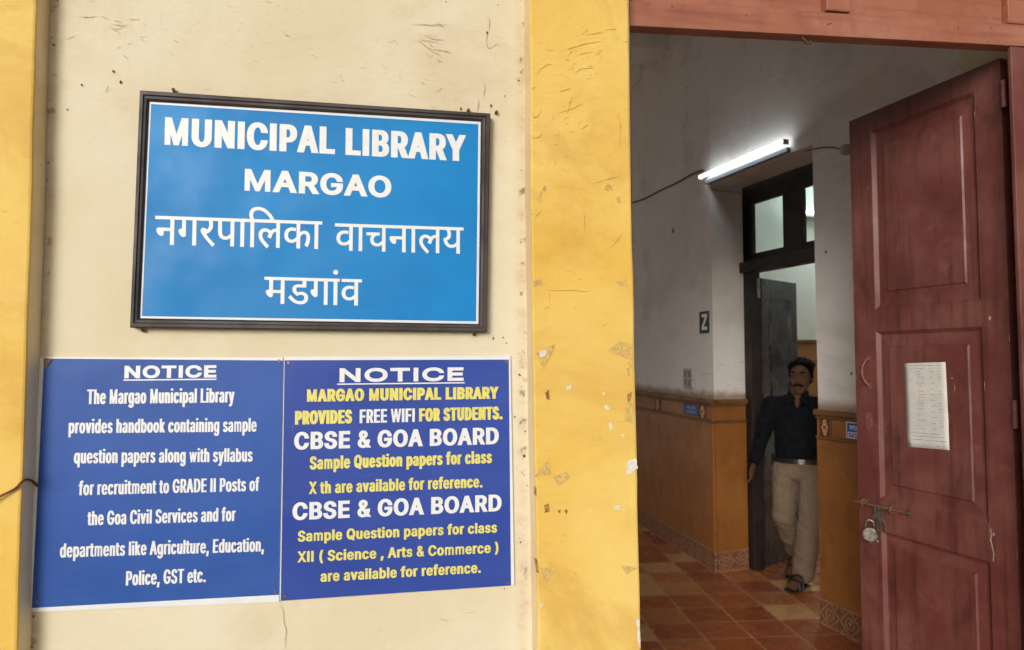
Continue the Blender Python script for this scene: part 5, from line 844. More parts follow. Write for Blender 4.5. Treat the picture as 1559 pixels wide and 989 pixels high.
# stiles and rails, butted
edges_s = [(0.0, 0.12), (0.575, LW)]
def bar(s0, s1, z0, z1): leaf.box(FD, s0, s1, -TH, 0, z0, z1)
bar(0.0, 0.118 - ch, Z0, Z1); bar(0.572 + ch, LW, Z0, Z1)
SL, SR = 0.118 - ch, 0.572 + ch
zz = [Z0] + sum([[p[1][0] - ch, p[1][1] + ch] for p in panels[::-1]], []) + [Z1]
for a, b in ((zz[0], zz[1]), (zz[2], zz[3]), (zz[4], zz[5]), (zz[6], zz[7])): bar(SL + 0.0004, SR - 0.0004, a, b)
for (_, (z0, z1), i0, i1) in panels:
    dp = -0.013
    o_ = [(SL, z0 - ch), (SR, z0 - ch), (SR, z1 + ch), (SL, z1 + ch)]; q_ = [(SL + ch, z0), (SR - ch, z0), (SR - ch, z1), (SL + ch, z1)]
    for k in range(4):
        a, b = o_[k], o_[(k + 1) % 4]; c, d = q_[(k + 1) % 4], q_[k]
        leaf.quad(FD(a[0], 0, a[1]), FD(b[0], 0, b[1]), FD(c[0], dp, c[1]), FD(d[0], dp, d[1]))
# chipped paint
strip(leaf, [(0.094, 1.02), (0.096, 0.97), (0.086, 0.93), (0.090, 0.90)], 0.0035, 0.0008, 1, FD)
blot(leaf, (0.07, 1.80), 0.009, 0.0008, 1, FD); blot(leaf, (0.085, 1.0), 0.006, 0.0008, 1, FD)
for _ in range(40): blot(leaf, (random.choice([random.uniform(0.005, 0.09), random.uniform(0.60, 0.70)]), random.uniform(0.3, 2.7)), random.uniform(0.0008, 0.0022), 0.0007, random.choice([1, 2, 2]), FD)
for _ in range(30):
    z = random.uniform(0.4, 2.7); s_ = random.choice([0.002, 0.100, 0.590, 0.704]); l = random.uniform(0.006, 0.03)
    strip(leaf, [(s_, z), (s_ + random.uniform(-0.002, 0.002), z - l)], random.uniform(0.0006, 0.0016), 0.0008, random.choice([1, 2]), FD)
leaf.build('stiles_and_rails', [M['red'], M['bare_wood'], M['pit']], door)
for (_, (z0, z1), i0, i1) in panels:
    p = MB(); a0, a1 = SL + ch - 0.002, SR - ch + 0.002; zb0, zb1 = z0 - 0.002, z1 + 0.002
    i_s, i_z = 0.050, i1
    o_ = [(a0, zb0), (a1, zb0), (a1, zb1), (a0, zb1)]
    m_ = [(a0 + 0.012, zb0 + 0.012), (a1 - 0.012, zb0 + 0.012), (a1 - 0.012, zb1 - 0.012), (a0 + 0.012, zb1 - 0.012)]
    f0 = [(a0 + i_s - 0.006, zb0 + i_z - 0.006), (a1 - i_s + 0.006, zb0 + i_z - 0.006), (a1 - i_s + 0.006, zb1 - i_z + 0.006), (a0 + i_s - 0.006, zb1 - i_z + 0.006)]
    f1 = [(a0 + i_s, zb0 + i_z), (a1 - i_s, zb0 + i_z), (a1 - i_s, zb1 - i_z), (a0 + i_s, zb1 - i_z)]
    rings = [(o_, -0.0135), (m_, -0.0135), (f0, -0.0085), (f1, -0.0035)]
    vs_ = [FD(q[0], t, q[1]) for ring, t in rings for q in ring] + [FD(q[0], -TH + 0.004, q[1]) for q in o_]
    fs = [(4 * r + k, 4 * r + (k + 1) % 4, 4 * r + 4 + (k + 1) % 4, 4 * r + 4 + k) for r in range(3) for k in range(4)] + [(12, 13, 14, 15), (19, 18, 17, 16)]
    fs += [(k, 16 + k, 16 + (k + 1) % 4, (k + 1) % 4) for k in range(4)]
    p.add(vs_, fs)
    if abs(z0 - 1.05) < 0.01:
        strip(p, [(0.225, 1.55), (0.222, 1.53), (0.226, 1.515)], 0.002, -0.0028, 1, FD); strip(p, [(0.23, 1.57), (0.235, 1.575)], 0.003, -0.0028, 1, FD)
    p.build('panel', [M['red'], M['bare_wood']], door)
# handle, lock plate, slide bolt with hasp, hinges
h = MB(); hs_, z0, z1 = 0.630, 1.535, 1.645
h.tube([FD(hs_ + 0.0, 0.004, z0 - 0.006), FD(hs_ + 0.004, 0.016, z0 + 0.006), FD(hs_ + 0.010, 0.027, z0 + 0.028), FD(hs_ + 0.012, 0.029, (z0 + z1) / 2), FD(hs_ + 0.010, 0.027, z1 - 0.028), FD(hs_ + 0.004, 0.016, z1 - 0.006), FD(hs_, 0.004, z1 + 0.006)], [0.006, 0.005, 0.0045, 0.0042, 0.0045, 0.005, 0.006], 8)
h.box(FD, hs_ - 0.012, hs_ + 0.012, 0.0005, 0.004, z0 - 0.020, z0 + 0.006); h.box(FD, hs_ - 0.012, hs_ + 0.012, 0.0005, 0.004, z1 - 0.006, z1 + 0.020)
h.build('handle', M['painted_metal'], door, bevel=0.001)
kp = MB(); kp.prism(FD, [(0.636 + 0.020 * math.cos(t), 1.368 + 0.040 * math.sin(t)) for t in [2 * math.pi * i / 20 for i in range(20)]], 0.0005, 0.004, 0)
kp.prism(FD, [(0.638 + 0.004 * math.cos(t), 1.372 + 0.004 * math.sin(t)) for t in [2 * math.pi * i / 10 for i in range(10)]], 0.0041, 0.0046, 1)
kp.box(FD, 0.6365, 0.6395, 0.0041, 0.0046, 1.358, 1.371, 1); blot(kp, (0.645, 1.385), 0.004, 0.0044, 2, FD)
kp.build('keyhole_plate', [M['painted_metal'], M['pit'], M['metal']], door, bevel=0.0012)
bt = MB(); bz = 1.000
bt.tube([FD(0.705, 0.020, bz), FD(0.430, 0.020, bz + 0.004)], 0.0075, 12, 0); bt.disc(FD(0.432, 0.020, bz + 0.004), FD.d * -1, 0.0085, 0.010, 12, 2)
bolt = bt.build('bolt', [M['rust'], M['metal'], M['metal']], door, smooth=False)
st = MB()
for s_ in (0.665, 0.512): 
    st.box(FD, s_ - 0.010, s_ + 0.010, 0.0006, 0.010, bz - 0.014, bz + 0.016); st.tube([FD(s_, 0.008, bz - 0.016), FD(s_, 0.026, bz - 0.012), FD(s_, 0.031, bz), FD(s_, 0.026, bz + 0.012), FD(s_, 0.008, bz + 0.018)], 0.004, 6)
st.box(FD, 0.500, 0.690, 0.0005, 0.003, bz - 0.022, bz + 0.024, 1)
st.build('staple', [M['rust'], M['red']], bolt, bevel=0.001)
hp = MB()
hp.box(FD, 0.556, 0.598, 0.022, 0.026, bz - 0.050, bz + 0.008); hp.box(FD, 0.566, 0.590, 0.020, 0.024, bz - 0.105, bz - 0.048)
hp.box(FD, 0.572, 0.576, 0.0245, 0.0255, bz - 0.098, bz - 0.060, 1)
hp.tube([FD(0.556, 0.024, bz - 0.050), FD(0.545, 0.022, bz - 0.062), FD(0.546, 0.018, bz - 0.105)], 0.0028, 6)
hp.tube([FD(0.598, 0.020, bz - 0.03), FD(0.606, 0.024, bz - 0.05), FD(0.604, 0.020, bz - 0.085)], 0.0032, 6)
hp.tube([FD(0.592, 0.004, bz - 0.125), FD(0.588, 0.030, bz - 0.118), FD(0.580, 0.030, bz - 0.150), FD(0.585, 0.004, bz - 0.155)], 0.0035, 6)
hp.build('hasp', [M['metal'], M['pit']], bolt, bevel=0.0008)
for z in (2.62, 1.45, 0.30):
    g = MB(); g.tube([(2.150, 0.078, z - 0.05), (2.150, 0.078, z + 0.05)], 0.008, 10); g.box(FD, -0.002, 0.0, -0.036, -0.002, z - 0.045, z + 0.045)
    g.build('hinge', M['painted_metal'], door)

# padlock, hung on the hasp
pk = empty('padlock', FD(0.622, 0.02, 0.84), 'round grey steel padlock hanging from the door bolt', 'padlock')
c0 = FD(0.616, 0.034, 0.872); ax = (FD.n * 0.75 + FD.d * -0.66).normalized(); sd = Vector((0, 0, 1)).cross(ax).normalized(); upv = ax.cross(sd)
pb = MB()
for r, a, b in ((0.0255, -0.012, -0.006), (0.030, -0.0058, 0.0058), (0.0265, 0.006, 0.010), (0.022, 0.0102, 0.0118)):
    pb.disc(c0 + ax * a, ax, r, b - a, 28)
pb.tube([c0 - upv * 0.030, c0 - upv * 0.040], 0.004, 8)
lockb = pb.build('lock_body', M['metal'], pk, bevel=0.001)
skp = MB()
arc = [c0 + sd * (0.016 * math.cos(t)) + upv * (0.044 + 0.020 * math.sin(t)) for t in [math.pi * i / 10 for i in range(11)]]
skp.tube([c0 + sd * 0.016 + upv * 0.024] + arc + [c0 - sd * 0.016 + upv * 0.024], 0.0044, 8)
skp.build('shackle', M['metal'], pk, smooth=True)

# paper notice on the middle panel
pn = MB(); pts = [(0.449, 1.630), (0.258, 1.636), (0.250, 1.288), (0.444, 1.277)]
nx, nz = 8, 14; b0 = len(pn.v)
def pq(u, v):
    a = Vector(pts[0]).lerp(Vector(pts[1]), u); b = Vector(pts[3]).lerp(Vector(pts[2]), u); return a.lerp(b, v)
def curl(u, v): return 0.0012 + 0.0022 * abs(noise.noise(Vector((u * 2, v * 3, 1)))) + 0.011 * max(0, u + v - 1.55) ** 1.5
for j in range(nz + 1):
    for i in range(nx + 1):
        q = pq(i / nx, j / nz); pn.v.append(FD(q.x, curl(i / nx, j / nz) - 0.0035, q.y))
for j in range(nz):
    for i in range(nx):
        a = b0 + j * (nx + 1) + i; pn.f.append((a, a + 1, a + nx + 2, a + nx + 1)); pn.m.append(0)
pap = tag(pn.build('paper_notice', M['paper'], smooth=True, origin=FD(0.35, 0, 1.28)), 'white printed paper sheet stuck on the red door panel', 'paper')
md = pap.modifiers.new("sheet", 'SOLIDIFY'); md.thickness = 0.0003
pt = MB()
def dash(u0, u1, v, w=0.0011):
    n_ = 6
    up_, lo = [], []
    for i in range(n_ + 1):
        u = u0 + (u1 - u0) * i / n_
        for lst, dv in ((up_, -1), (lo, 1)):
            vv = v + dv * w / 0.35 * (0.6 + 0.5 * random.random()); q = pq(u, vv); lst.append(FD(q.x, curl(u, vv) - 0.0029, q.y))
    pt.add(up_ + lo, [(i, i + 1, n_ + 2 + i, n_ + 1 + i) for i in range(n_)])
for v, segs in [(0.035, [(0.12, 0.36), (0.37, 0.55), (0.58, 0.74), (0.76, 0.92)]), (0.068, [(0.12, 0.19), (0.27, 0.47), (0.62, 0.7), (0.82, 0.88)])]:
    for a, b in segs: dash(a, b, v, 0.0012)
for r in range(21):
    v = 0.105 + r * 0.0335
    if random.random() < 0.85: dash(0.34 - random.random() * 0.08, 0.36 + random.random() * 0.14, v)
    if r % 2 == 0: dash(0.62, 0.62 + random.uniform(0.06, 0.14), v)
    if random.random() < 0.75: dash(0.80, 0.82 + random.uniform(0.03, 0.09), v)
    if r % 3 == 0: dash(0.14, 0.17, v)
for v, a, b in ((0.83, 0.12, 0.80), (0.865, 0.15, 0.92), (0.905, 0.15, 0.40), (0.91, 0.45, 0.95), (0.965, 0.70, 0.78)): dash(a, b, v, 0.0013)
pt.build('printed_table', M['ink'], pap)

# ================================================================== INNER DOORWAY
FI = Frame((2.661, 2.962), (0.1861, -0.9825), (-0.9825, -0.1861))
ifr = empty('inner_door_frame', FI(0.5, -0.05, 0), 'dark brown wooden frame with glazed transom in the inner doorway', 'door frame')
def fbar(name, s0, s1, t0, t1, z0, z1, mat=None, par=None): 
    b = MB(); b.box(FI, s0, s1, t0, t1, z0, z1); return b.build(name, mat or M['dark_wood'], par or ifr, bevel=0.004)
fbar('jamb', -0.28, 0.035, -0.10, -0.003, 0, 2.334); fbar('jamb', 1.00, 1.12, -0.10, -0.003, 0, 2.334)
fbar('transom_rail', -0.28, 1.12, -0.11, 0.035, 2.335, 2.418)
fbar('head', -0.28, 1.30, -0.10, -0.06, 2.892, 3.08)
for s0, s1 in ((-0.28, -0.002), (0.345, 0.548), (0.895, 1.30)): fbar('mullion', s0, s1, -0.10, -0.062, 2.419, 2.891)
for s0, s1 in ((-0.0018, 0.3448), (0.5482, 0.8948)):
    fbar('rail', s0, s1, -0.095, -0.066, 2.419, 2.492)
    fbar('window_pane', s0, s1, -0.078, -0.074, 2.493, 2.8905, M['glass'])
fbar('hinge', 0.037, 0.052, -0.09, -0.06, 2.13, 2.29, M['metal'])
# the open leaf
dl = Vector((0.85, 0.52)).normalized(); hl_ = FI(0.050, -0.105, 0)
FL = Frame((hl_.x, hl_.y), (dl.x, dl.y), (dl.y, -dl.x))
idr = empty('inner_door', FL(0, 0, 0.02), 'dark polished panelled door leaf open behind the man', 'door')
il = MB(); w_ = 0.56; ps = [(0.30, 0.95), (1.10, 2.13)]
il.box(FL, 0, 0.10, -0.04, 0, 0.02, 2.29); il.box(FL, w_ - 0.10, w_, -0.04, 0, 0.02, 2.29)
for a, b in ((0.02, 0.30), (0.95, 1.10), (2.13, 2.29)): il.box(FL, 0.1004, w_ - 0.1004, -0.04, 0, a, b)
il.build('stiles_and_rails', M['leaf_wood'], idr, bevel=0.003)
for a, b in ps:
    p = MB(); q0 = [(0.098, a - .002), (w_ - 0.098, a - .002), (w_ - 0.098, b + .002), (0.098, b + .002)]; q1 = [(0.145, a + 0.06), (w_ - 0.145, a + 0.06), (w_ - 0.145, b - 0.06), (0.145, b - 0.06)]
    q2 = [(0.155, a + 0.07), (w_ - 0.155, a + 0.07), (w_ - 0.155, b - 0.07), (0.155, b - 0.07)]
    vs_ = [FL(s_, -0.018, z) for s_, z in q0] + [FL(s_, -0.018, z) for s_, z in q1] + [FL(s_, -0.006, z) for s_, z in q2]
    p.add(vs_, [(4 * r + k, 4 * r + (k + 1) % 4, 4 * r + 4 + (k + 1) % 4, 4 * r + 4 + k) for r in range(2) for k in range(4)] + [(8, 9, 10, 11)])
    p.build('panel', M['leaf_wood'], idr)

# cupboard in the side room
cb = empty('cupboard', (4.75, 5.25, 0), 'orange-brown wooden cupboard against the wall behind the man', 'cupboard')
c_ = MB(); c_.box(GY, 4.15, 5.45, 5.02, 5.5, 0.0, 1.82); c_.build('carcass', M['cupboard'], cb, bevel=0.004)
c_ = MB(); c_.box(GY, 4.12, 5.48, 4.98, 5.52, 1.8205, 1.862); c_.build('top', M['dado_trim'], cb, bevel=0.004)
for x0, x1 in ((4.19, 4.79), (4.81, 5.41)):
    c_ = MB(); c_.box(GY, x0, x1, 5.0, 5.019, 0.1, 1.60); d_ = c_.build('door', M['cupboard'], cb, bevel=0.003)
    k_ = MB(); k_.disc((x1 - 0.05 if x0 < 4.5 else x0 + 0.05, 5.0, 1.0), (0, -1, 0), 0.015, 0.025, 12); k_.build('knob', M['metal'], d_)
c_ = MB(); c_.box(GY, 4.16, 5.44, 5.004, 5.019, 1.602, 1.63); c_.build('rail', M['dado_trim'], cb)

# ================================================================== LAMPS, CABLES, SMALL FITTINGS
tl = empty('tube_light', FH(0.45, 0.03, 3.07), 'lit white fluorescent tube on a batten above the inner doorway', 'lamp')
b = MB(); b.box(FH, -0.03, 0.88, 0.001, 0.032, 3.036, 3.070); b.build('batten', M['white_plastic'], tl, bevel=0.004)
b = MB(); b.tube([FH(-0.045, 0.066, 3.098), FH(0.885, 0.066, 3.104)], 0.0125, 14); b.build('lit_tube', M['tube'], tl)
for s_ in (-0.06, 0.887):
    b = MB(); b.box(FH, s_, s_ + 0.012, 0.03, 0.078, 3.078, 3.116); b.build('end_cap', M['ivory'], tl, bevel=0.008)
tl2 = empty('tube_light', (5.6, 5.58, 3.2), 'lit tube lamp seen through the transom glass of the inner doorway', 'lamp')
TX, TZ = SIDE_TUBE
b = MB(); b.box(GY, TX - 0.02, TX + 1.25, 5.54, 5.598, TZ - 0.055, TZ - 0.015); b.build('batten', M['white_plastic'], tl2)
b = MB(); b.tube([(TX, 5.53, TZ), (TX + 1.2, 5.53, TZ)], 0.016, 12); b.build('lit_tube', M['side_tube'], tl2)

def cable(name, pts, r, label, mat='cable', cat='cable'):
    # smooth the polyline
    P = [Vector(p) for p in pts]
    for _ in range(2):
        Q = [P[0]]
        for a, c in zip(P, P[1:]): Q += [a.lerp(c, 0.25), a.lerp(c, 0.75)]
        P = Q + [P[-1]]
    m = MB(); m.tube(P, r, 6)
    return tag(m.build(name, M[mat], smooth=True, origin=P[len(P) // 2]), label, cat)
cable('cable', [FF(1.70, 0.01, 3.27), FF(1.30, 0.012, 3.225), FF(0.95, 0.012, 3.222), FF(0.60, 0.012, 3.195), FF(0.30, 0.010, 3.20), FF(0.11, 0.008, 3.175)], 0.007, 'thin dark cable sagging along the wall towards the lit tube')
cable('cable', [FN(-0.05, 0.01, 3.0), FN(0.06, 0.012, 2.99), FN(0.16, 0.012, 2.965), FN(0.25, 0.02, 2.925)], 0.004, 'thin dark cable running from doorway to round fitting near the red door')
rb = MB(); rb.disc(FN(0.275, 0.0, 2.914), FN.n, 0.034, 0.02, 20); rb.disc(FN(0.275, 0.02, 2.914), FN.n, 0.022, 0.018, 20)
tag(rb.build('junction_box', M['ivory'], bevel=0.003, origin=FN(0.275, 0, 2.914)), 'small round grey junction box beside the top of the red door', 'junction box')
cable('cable', [FH(-0.02, 0.03, 3.03), FR_(0.01, 0.01, 2.985), FR_(0.15, 0.008, 2.99), FR_(0.30, 0.012, 2.985)], 0.004, 'short pale cable from the lit tube across the doorway reveal', 'ivory')
sw = MB(); sw.box(FF, 0.34, 0.50, 0.0, 0.018, 1.40, 1.565)
swo = tag(sw.build('switch_board', M['ivory'], bevel=0.004, origin=FF(0.42, 0, 1.4)), 'old ivory switch board on the hall wall above the dado', 'switch')
for s_, z_ in ((0.38, 1.52), (0.38, 1.45), (0.455, 1.52), (0.455, 1.45)):
    b = MB(); b.box(FF, s_ - 0.02, s_ + 0.02, 0.0182, 0.024, z_ - 0.025, z_ + 0.025); b.build('switch', M['white_plastic'], swo, bevel=0.002)

# number plate
np_ = MB(); np_.box(FF, 0.055, 0.215, 0.001, 0.006, 1.852, 2.030)
npo = tag(np_.build('number_plate', plain('dark_plate', (0.010, 0.012, 0.020), 0.45), origin=FF(0.135, 0, 1.85)), 'small dark plate with a white Z shaped number on the hall wall', 'plate')
zg = MB(); w0, w1, y0, y1 = 0.172, 0.082, 1.880, 2.008
zg.prism(FF, [(w0, y1), (w1, y1), (w1, y1 - 0.03), (w0 - 0.035, y0 + 0.026), (w1, y0 + 0.026), (w1, y0), (w0, y0), (w0, y0 + 0.03), (w1 + 0.035, y1 - 0.026), (w0 - 0.002, y1 - 0.026)], 0.0062, 0.0068)
zg.build('numeral', M['letter_white'], npo)

def small_sign(fr, s0, s1, z0, z1, label, bright, rows):
    fd = MB(); fd.box(fr, s0, s1, 0.0125, 0.0165, z0, z1); fd.box(fr, s0 + 0.006, s1 - 0.006, 0.0166, 0.0172, z0 + 0.005, z1 - 0.005, 1)
    o = tag(fd.build('direction_sign', [M['letter_white'] if bright else M['cable'], M['notice_blue']], origin=fr((s0 + s1) / 2, 0, z0)), label, 'sign')
    b = MB()
    rng = random.Random(3)
    for zr, hh, a, c in rows:
        x = a
        while x < c - 0.006:
            wd = rng.uniform(0.006, 0.011) * (c - a) / 0.09
            kind = rng.randrange(3)
            b.box(fr, x, x + wd * 0.28, 0.0173, 0.0176, zr, zr + hh)
            if kind != 1: b.box(fr, x + wd * 0.29, x + wd, 0.0173, 0.0176, zr + hh * 0.75, zr + hh)
            if kind != 2: b.box(fr, x + wd * 0.29, x + wd, 0.0173, 0.0176, zr, zr + hh * 0.25)
            if kind == 2: b.box(fr, x + wd * 0.29, x + wd * 0.8, 0.0173, 0.0176, zr + hh * 0.4, zr + hh * 0.62)
            x += wd * 1.35
    b.build('lettering', M['letter_white'] if bright else M['ivory'], o)
small_sign(FN, 0.235, 0.395, 1.178, 1.272, 'small blue sign with two white rows on the dado, half behind the red door', True, [(1.226, 0.026, 0.262, 0.375), (1.190, 0.024, 0.248, 0.385)])
small_sign(FF, 0.235, 0.50, 1.180, 1.268, 'small dim blue sign on the dado under the switch board', False, [(1.230, 0.020, 0.29, 0.44), (1.196, 0.018, 0.29, 0.45)])

# ================================================================== SIGNS ON THE FRONT WALL
def q3(pts, y): return [Vector((p[0], y, p[1])) for p in pts]
sg = empty('sign_board', (-0.26, 0, 1.735), 'bright blue framed signboard with white English and Devanagari lettering', 'sign')
fm = MB(); fo, fi = SIGN_OUT, SIGN_IN
def shrink(a, b, f): return [(p[0] + (q[0] - p[0]) * f, p[1] + (q[1] - p[1]) * f) for p, q in zip(a, b)]
rings = [(fo, -0.001), (fo, -0.032), (shrink(fo, fi, 0.12), -0.036), (shrink(fo, fi, 0.45), -0.036), (shrink(fo, fi, 0.55), -0.031), (shrink(fo, fi, 0.80), -0.030), (fi, -0.024), (fi, -0.012)]
for (ra, ya), (rb_, yb) in zip(rings, rings[1:]):
    for k in range(4):
        k2 = (k + 1) % 4
        fm.quad(*[Vector((ra[k][0], ya, ra[k][1])), Vector((ra[k2][0], ya, ra[k2][1])), Vector((rb_[k2][0], yb, rb_[k2][1])), Vector((rb_[k][0], yb, rb_[k][1]))])
fm.build('frame', M['frame'], sg)
wp = MB(); vs_ = q3(fi, -0.0203) + q3(fi, -0.010); wp.add(vs_, [(0, 1, 2, 3), (7, 6, 5, 4), (0, 4, 5, 1), (1, 5, 6, 2), (2, 6, 7, 3), (3, 7, 4, 0)]); wp.build('border_sheet', M['board_white'], sg)
bp_ = MB(); bp_.quad(*q3(SIGN_BLUE, -0.0207)); bp_.build('blue_panel', M['sign_blue'], sg)
for r in TEXTS:
    if r[0] == 'sign': text_mesh('lettering', r, -0.0213, M['letter_white'], sg)
# mud bits and nails round the frame
for x, z in ((-0.680, 2.425), (0.262, 2.412), (0.175, 2.413), (0.195, 1.722), (-0.745, 1.728)):
    b = MB(); 
    b.tube([(x, -0.001, z), (x + 0.002, -0.012, z + 0.002)], [0.004, 0.005], 8); b.build('nail', M['pit'], sg)

def notice(label, out_q, blue_q, key, folds):
    o = empty('notice_board', (sum(p[0] for p in out_q) / 4, 0, min(p[1] for p in out_q)), label, 'sign', None)
    b = MB(); vs_ = q3(out_q, -0.0085) + q3(out_q, -0.0045); b.add(vs_, [(0, 1, 2, 3), (7, 6, 5, 4), (0, 4, 5, 1), (1, 5, 6, 2), (2, 6, 7, 3), (3, 7, 4, 0)]); b.build('sheet', M['board_white'], o)
    b = MB(); b.quad(*q3(blue_q, -0.0089)); b.build('blue_panel', M['notice_blue' if key == 'left' else 'notice_violet'], o)
    for r in TEXTS:
        if r[0] == key: text_mesh('lettering', r, -0.0095, M['letter_white'] if r[7] == 'w' else M['letter_yellow'], o)
    for u in UNDERLINES:
        if u[0] == key:
            b = MB(); b.add([(u[1], -0.0095, u[2] - 0.0018), (u[3], -0.0095, u[4] - 0.0018), (u[3], -0.0095, u[4] + 0.0018), (u[1], -0.0095, u[2] + 0.0018)], [(0, 1, 2, 3)])
            b.build('underline', M['letter_white'], o)
    for x, z in folds:
        b = MB(); b.disc((x, -0.0088, z), (0, -1, 0), 0.0042, 0.0016, 12); b.build('screw', M['rust'], o)
    return o
nl = notice('dark blue notice board about handbooks, all in white lettering', LEFT_OUT, LEFT_BLUE, 'left', [(-0.372, 1.643), (-0.372, 0.985), (-0.993, 0.99)])
b = MB(); b.add([(-0.9985, -0.0098, 1.652), (-0.975, -0.0104, 1.650), (-0.979, -0.0120, 1.640), (-0.990, -0.0104, 1.624), (-0.996, -0.0098, 1.622)], [(0, 1, 2, 3, 4)]); b.build('tape', M['tape'], nl)
nr_ = notice('dark blue notice board about free wifi, in white and yellow lettering', RIGHT_OUT, RIGHT_BLUE, 'right', [(-0.346, 1.638), (-0.345, 0.972), (0.294, 1.640), (0.300, 0.978)])
cable('wire', WIRE, 0.0032, 'rusty twisted wire hooked over the edge of the notice board', 'wire', 'wire')

# ================================================================== THE MAN IN THE INNER DOORWAY
MAN = Matrix.Translation((2.845, 2.575, 0)) @ Matrix.Rotation(R(-36), 4, 'Z')
class Clay:
    """soft volumes that are fused into one continuous skin"""
    def __init__(self): self.bm = bmesh.new()
    def hull(self, *balls):
        b2 = bmesh.new()
        for c, r in balls:
            r = (r, r, r) if not isinstance(r, (tuple, list)) else r
            m = Matrix.Translation(c) @ Matrix.Diagonal((r[0], r[1], r[2], 1))
            bmesh.ops.create_uvsphere(b2, u_segments=14, v_segments=9, radius=1.0, matrix=m)
        res = bmesh.ops.convex_hull(b2, input=b2.verts[:])
        junk = list({g for g in res["geom_interior"] + res["geom_unused"] if isinstance(g, bmesh.types.BMVert)})
        if junk: bmesh.ops.delete(b2, geom=junk, context='VERTS')
        me = bpy.data.meshes.new("tmp"); b2.to_mesh(me); b2.free(); self.bm.from_mesh(me); bpy.data.meshes.remove(me)
        return self
    def chain(self, *balls):
        for a, b in zip(balls, balls[1:]): self.hull(a, b)
        return self
    def build(self, name, m, parent, voxel, smooth=3, wr=None, M4=MAN):
        me = bpy.data.meshes.new(name); self.bm.to_mesh(me); self.bm.free()
        o = bpy.data.objects.new(name, me); col.objects.link(o)
        md = o.modifiers.new("fuse", 'REMESH'); md.mode = 'VOXEL'; md.voxel_size = voxel
        ms = o.modifiers.new("soft", 'SMOOTH'); ms.iterations = smooth; ms.factor = 0.5
        dg = bpy.context.evaluated_depsgraph_get(); dg.update()
        new = bpy.data.meshes.new_from_object(o.evaluated_get(dg))
        o.modifiers.clear(); o.data = new; new.name = name; bpy.data.meshes.remove(me)
        if wr:
            shift = [v.co + v.normal * wr(v.co) for v in new.vertices]
            for v, q in zip(new.vertices, shift): v.co = q
        org = ORIGIN[parent.name] if parent else M4.translation
        new.transform(Matrix.Translation(-Vector(org)) @ M4)
        for p in new.polygons: p.use_smooth = True
        new.materials.clear(); new.materials.append(m)
        if parent: o.parent = parent
        else: o.location = org
        ORIGIN[o.name] = Vector(org)
        return o
HC = Vector((0.022, 0.0, 1.507)); HR = Matrix.Rotation(R(-8), 3, 'Z')
def hd(x, y, z): return HC + HR @ (Vector((x, y, z)) * 1.07)
def both(f):
    for s in (-1, 1): f(s)

b = Clay()
b.hull((hd(0, .012, .025), (.074, .090, .090)), (hd(0, -.030, .035), (.062, .055, .060)))
b.hull((hd(0, -.030, .03), (.062, .054, .045)), (hd(0, -.030, -.035), (.060, .052, .045)), (hd(0, -.052, -.092), (.032, .030, .022)), (hd(0, .0, -.05), (.058, .05, .04)))
b.hull((hd(0, -.084, .018), .008), (hd(0, -.104, -.022), .0125))
both(lambda s: b.hull((hd(s * .012, -.094, -.026), .009), (hd(s * .004, -.096, -.024), .010)))
both(lambda s: b.hull((hd(s * .012, -.082, .034), .010), (hd(s * .046, -.070, .032), .011)))
both(lambda s: b.hull((hd(s * .042, -.062, -.02), .018), (hd(s * .030, -.074, -.035), .014)))
b.hull((hd(-.020, -.080, -.064), .008), (hd(.020, -.080, -.064), .008))
b.hull((hd(-.015, -.080, -.054), .007), (hd(.015, -.080, -.054), .007))
both(lambda s: b.hull((hd(s * .074, .012, .0), (.010, .022, .030)), (hd(s * .072, .008, -.02), (.008, .014, .018))))
b.chain(((0, .035, 1.33), .066), ((0, .020, 1.43), (.056, .058, .05)))
b.hull(((-.13, .04, 1.31), .05), ((.13, .04, 1.31), .05), ((0, .03, 1.30), (.10, .075, .06)))
b.hull(((0, .03, 1.22), (.15, .095, .09)), ((0, .02, .92), (.145, .10, .08)))
b.hull(((0, -.040, 1.365), .030), ((0, -.083, 1.305), .012))
def arm(S, E, Wr, side, fing):
    b.chain((S, .050), (E, .040), (Wr, .027))
    S, E, Wr = Vector(S), Vector(E), Vector(Wr)
    dn = (Wr - E).normalized(); dn = (dn + Vector((0, 0, -0.9))).normalized()
    fwd = Vector((0, -1, 0)); fwd = (fwd - dn * fwd.dot(dn)).normalized(); lat = dn.cross(fwd)      # palm faces the thigh; fingers spread front to back
    k0 = Wr + dn * .085
    b.hull((Wr, (.022, .024, .02)), (Wr + dn * .03 + fwd * .02, .015), (Wr + dn * .03 - fwd * .02, .014), (k0 + fwd * .034, .011), (k0 - fwd * .032, .0105))
    for i, ln in enumerate((.068, .078, .072, .056)):
        off = fwd * (.034 - .0222 * i) * 1.0; sp = fwd * (.012 - .008 * i)
        p0 = k0 + off; p1 = p0 + dn * ln * .42 + sp * .6 + lat * (-.004 * side); p2 = p1 + dn * ln * .33 + sp * .3 + lat * (.010 * side); p3 = p2 + dn * ln * .24 + lat * (.014 * side)
        b.chain((p0, .0088), (p1, .0082), (p2, .0076), (p3, .0066))
    t0 = Wr + dn * .022 + fwd * .024; t1 = t0 + dn * .036 + fwd * .026 + lat * (.008 * side); t2 = t1 + dn * .030 + fwd * .008; t3 = t2 + dn * .020
    b.chain((t0, .014), (t1, .0105), (t2, .0090), (t3, .0076))
SL_, EL_, WL_ = (-.185, .035, 1.300), (-.262, .060, 1.050), (-.318, .010, .868)
SR2, ER_, WR_ = (.185, .035, 1.300), (.260, .070, 1.050), (.285, .010, .860)
arm(SL_, EL_, WL_, 1, 1); arm(SR2, ER_, WR_, -1, 1)
HL, KL, AL = (-.095, .02, .83), (-.112, -.02, .50), (-.060, .27, .165)
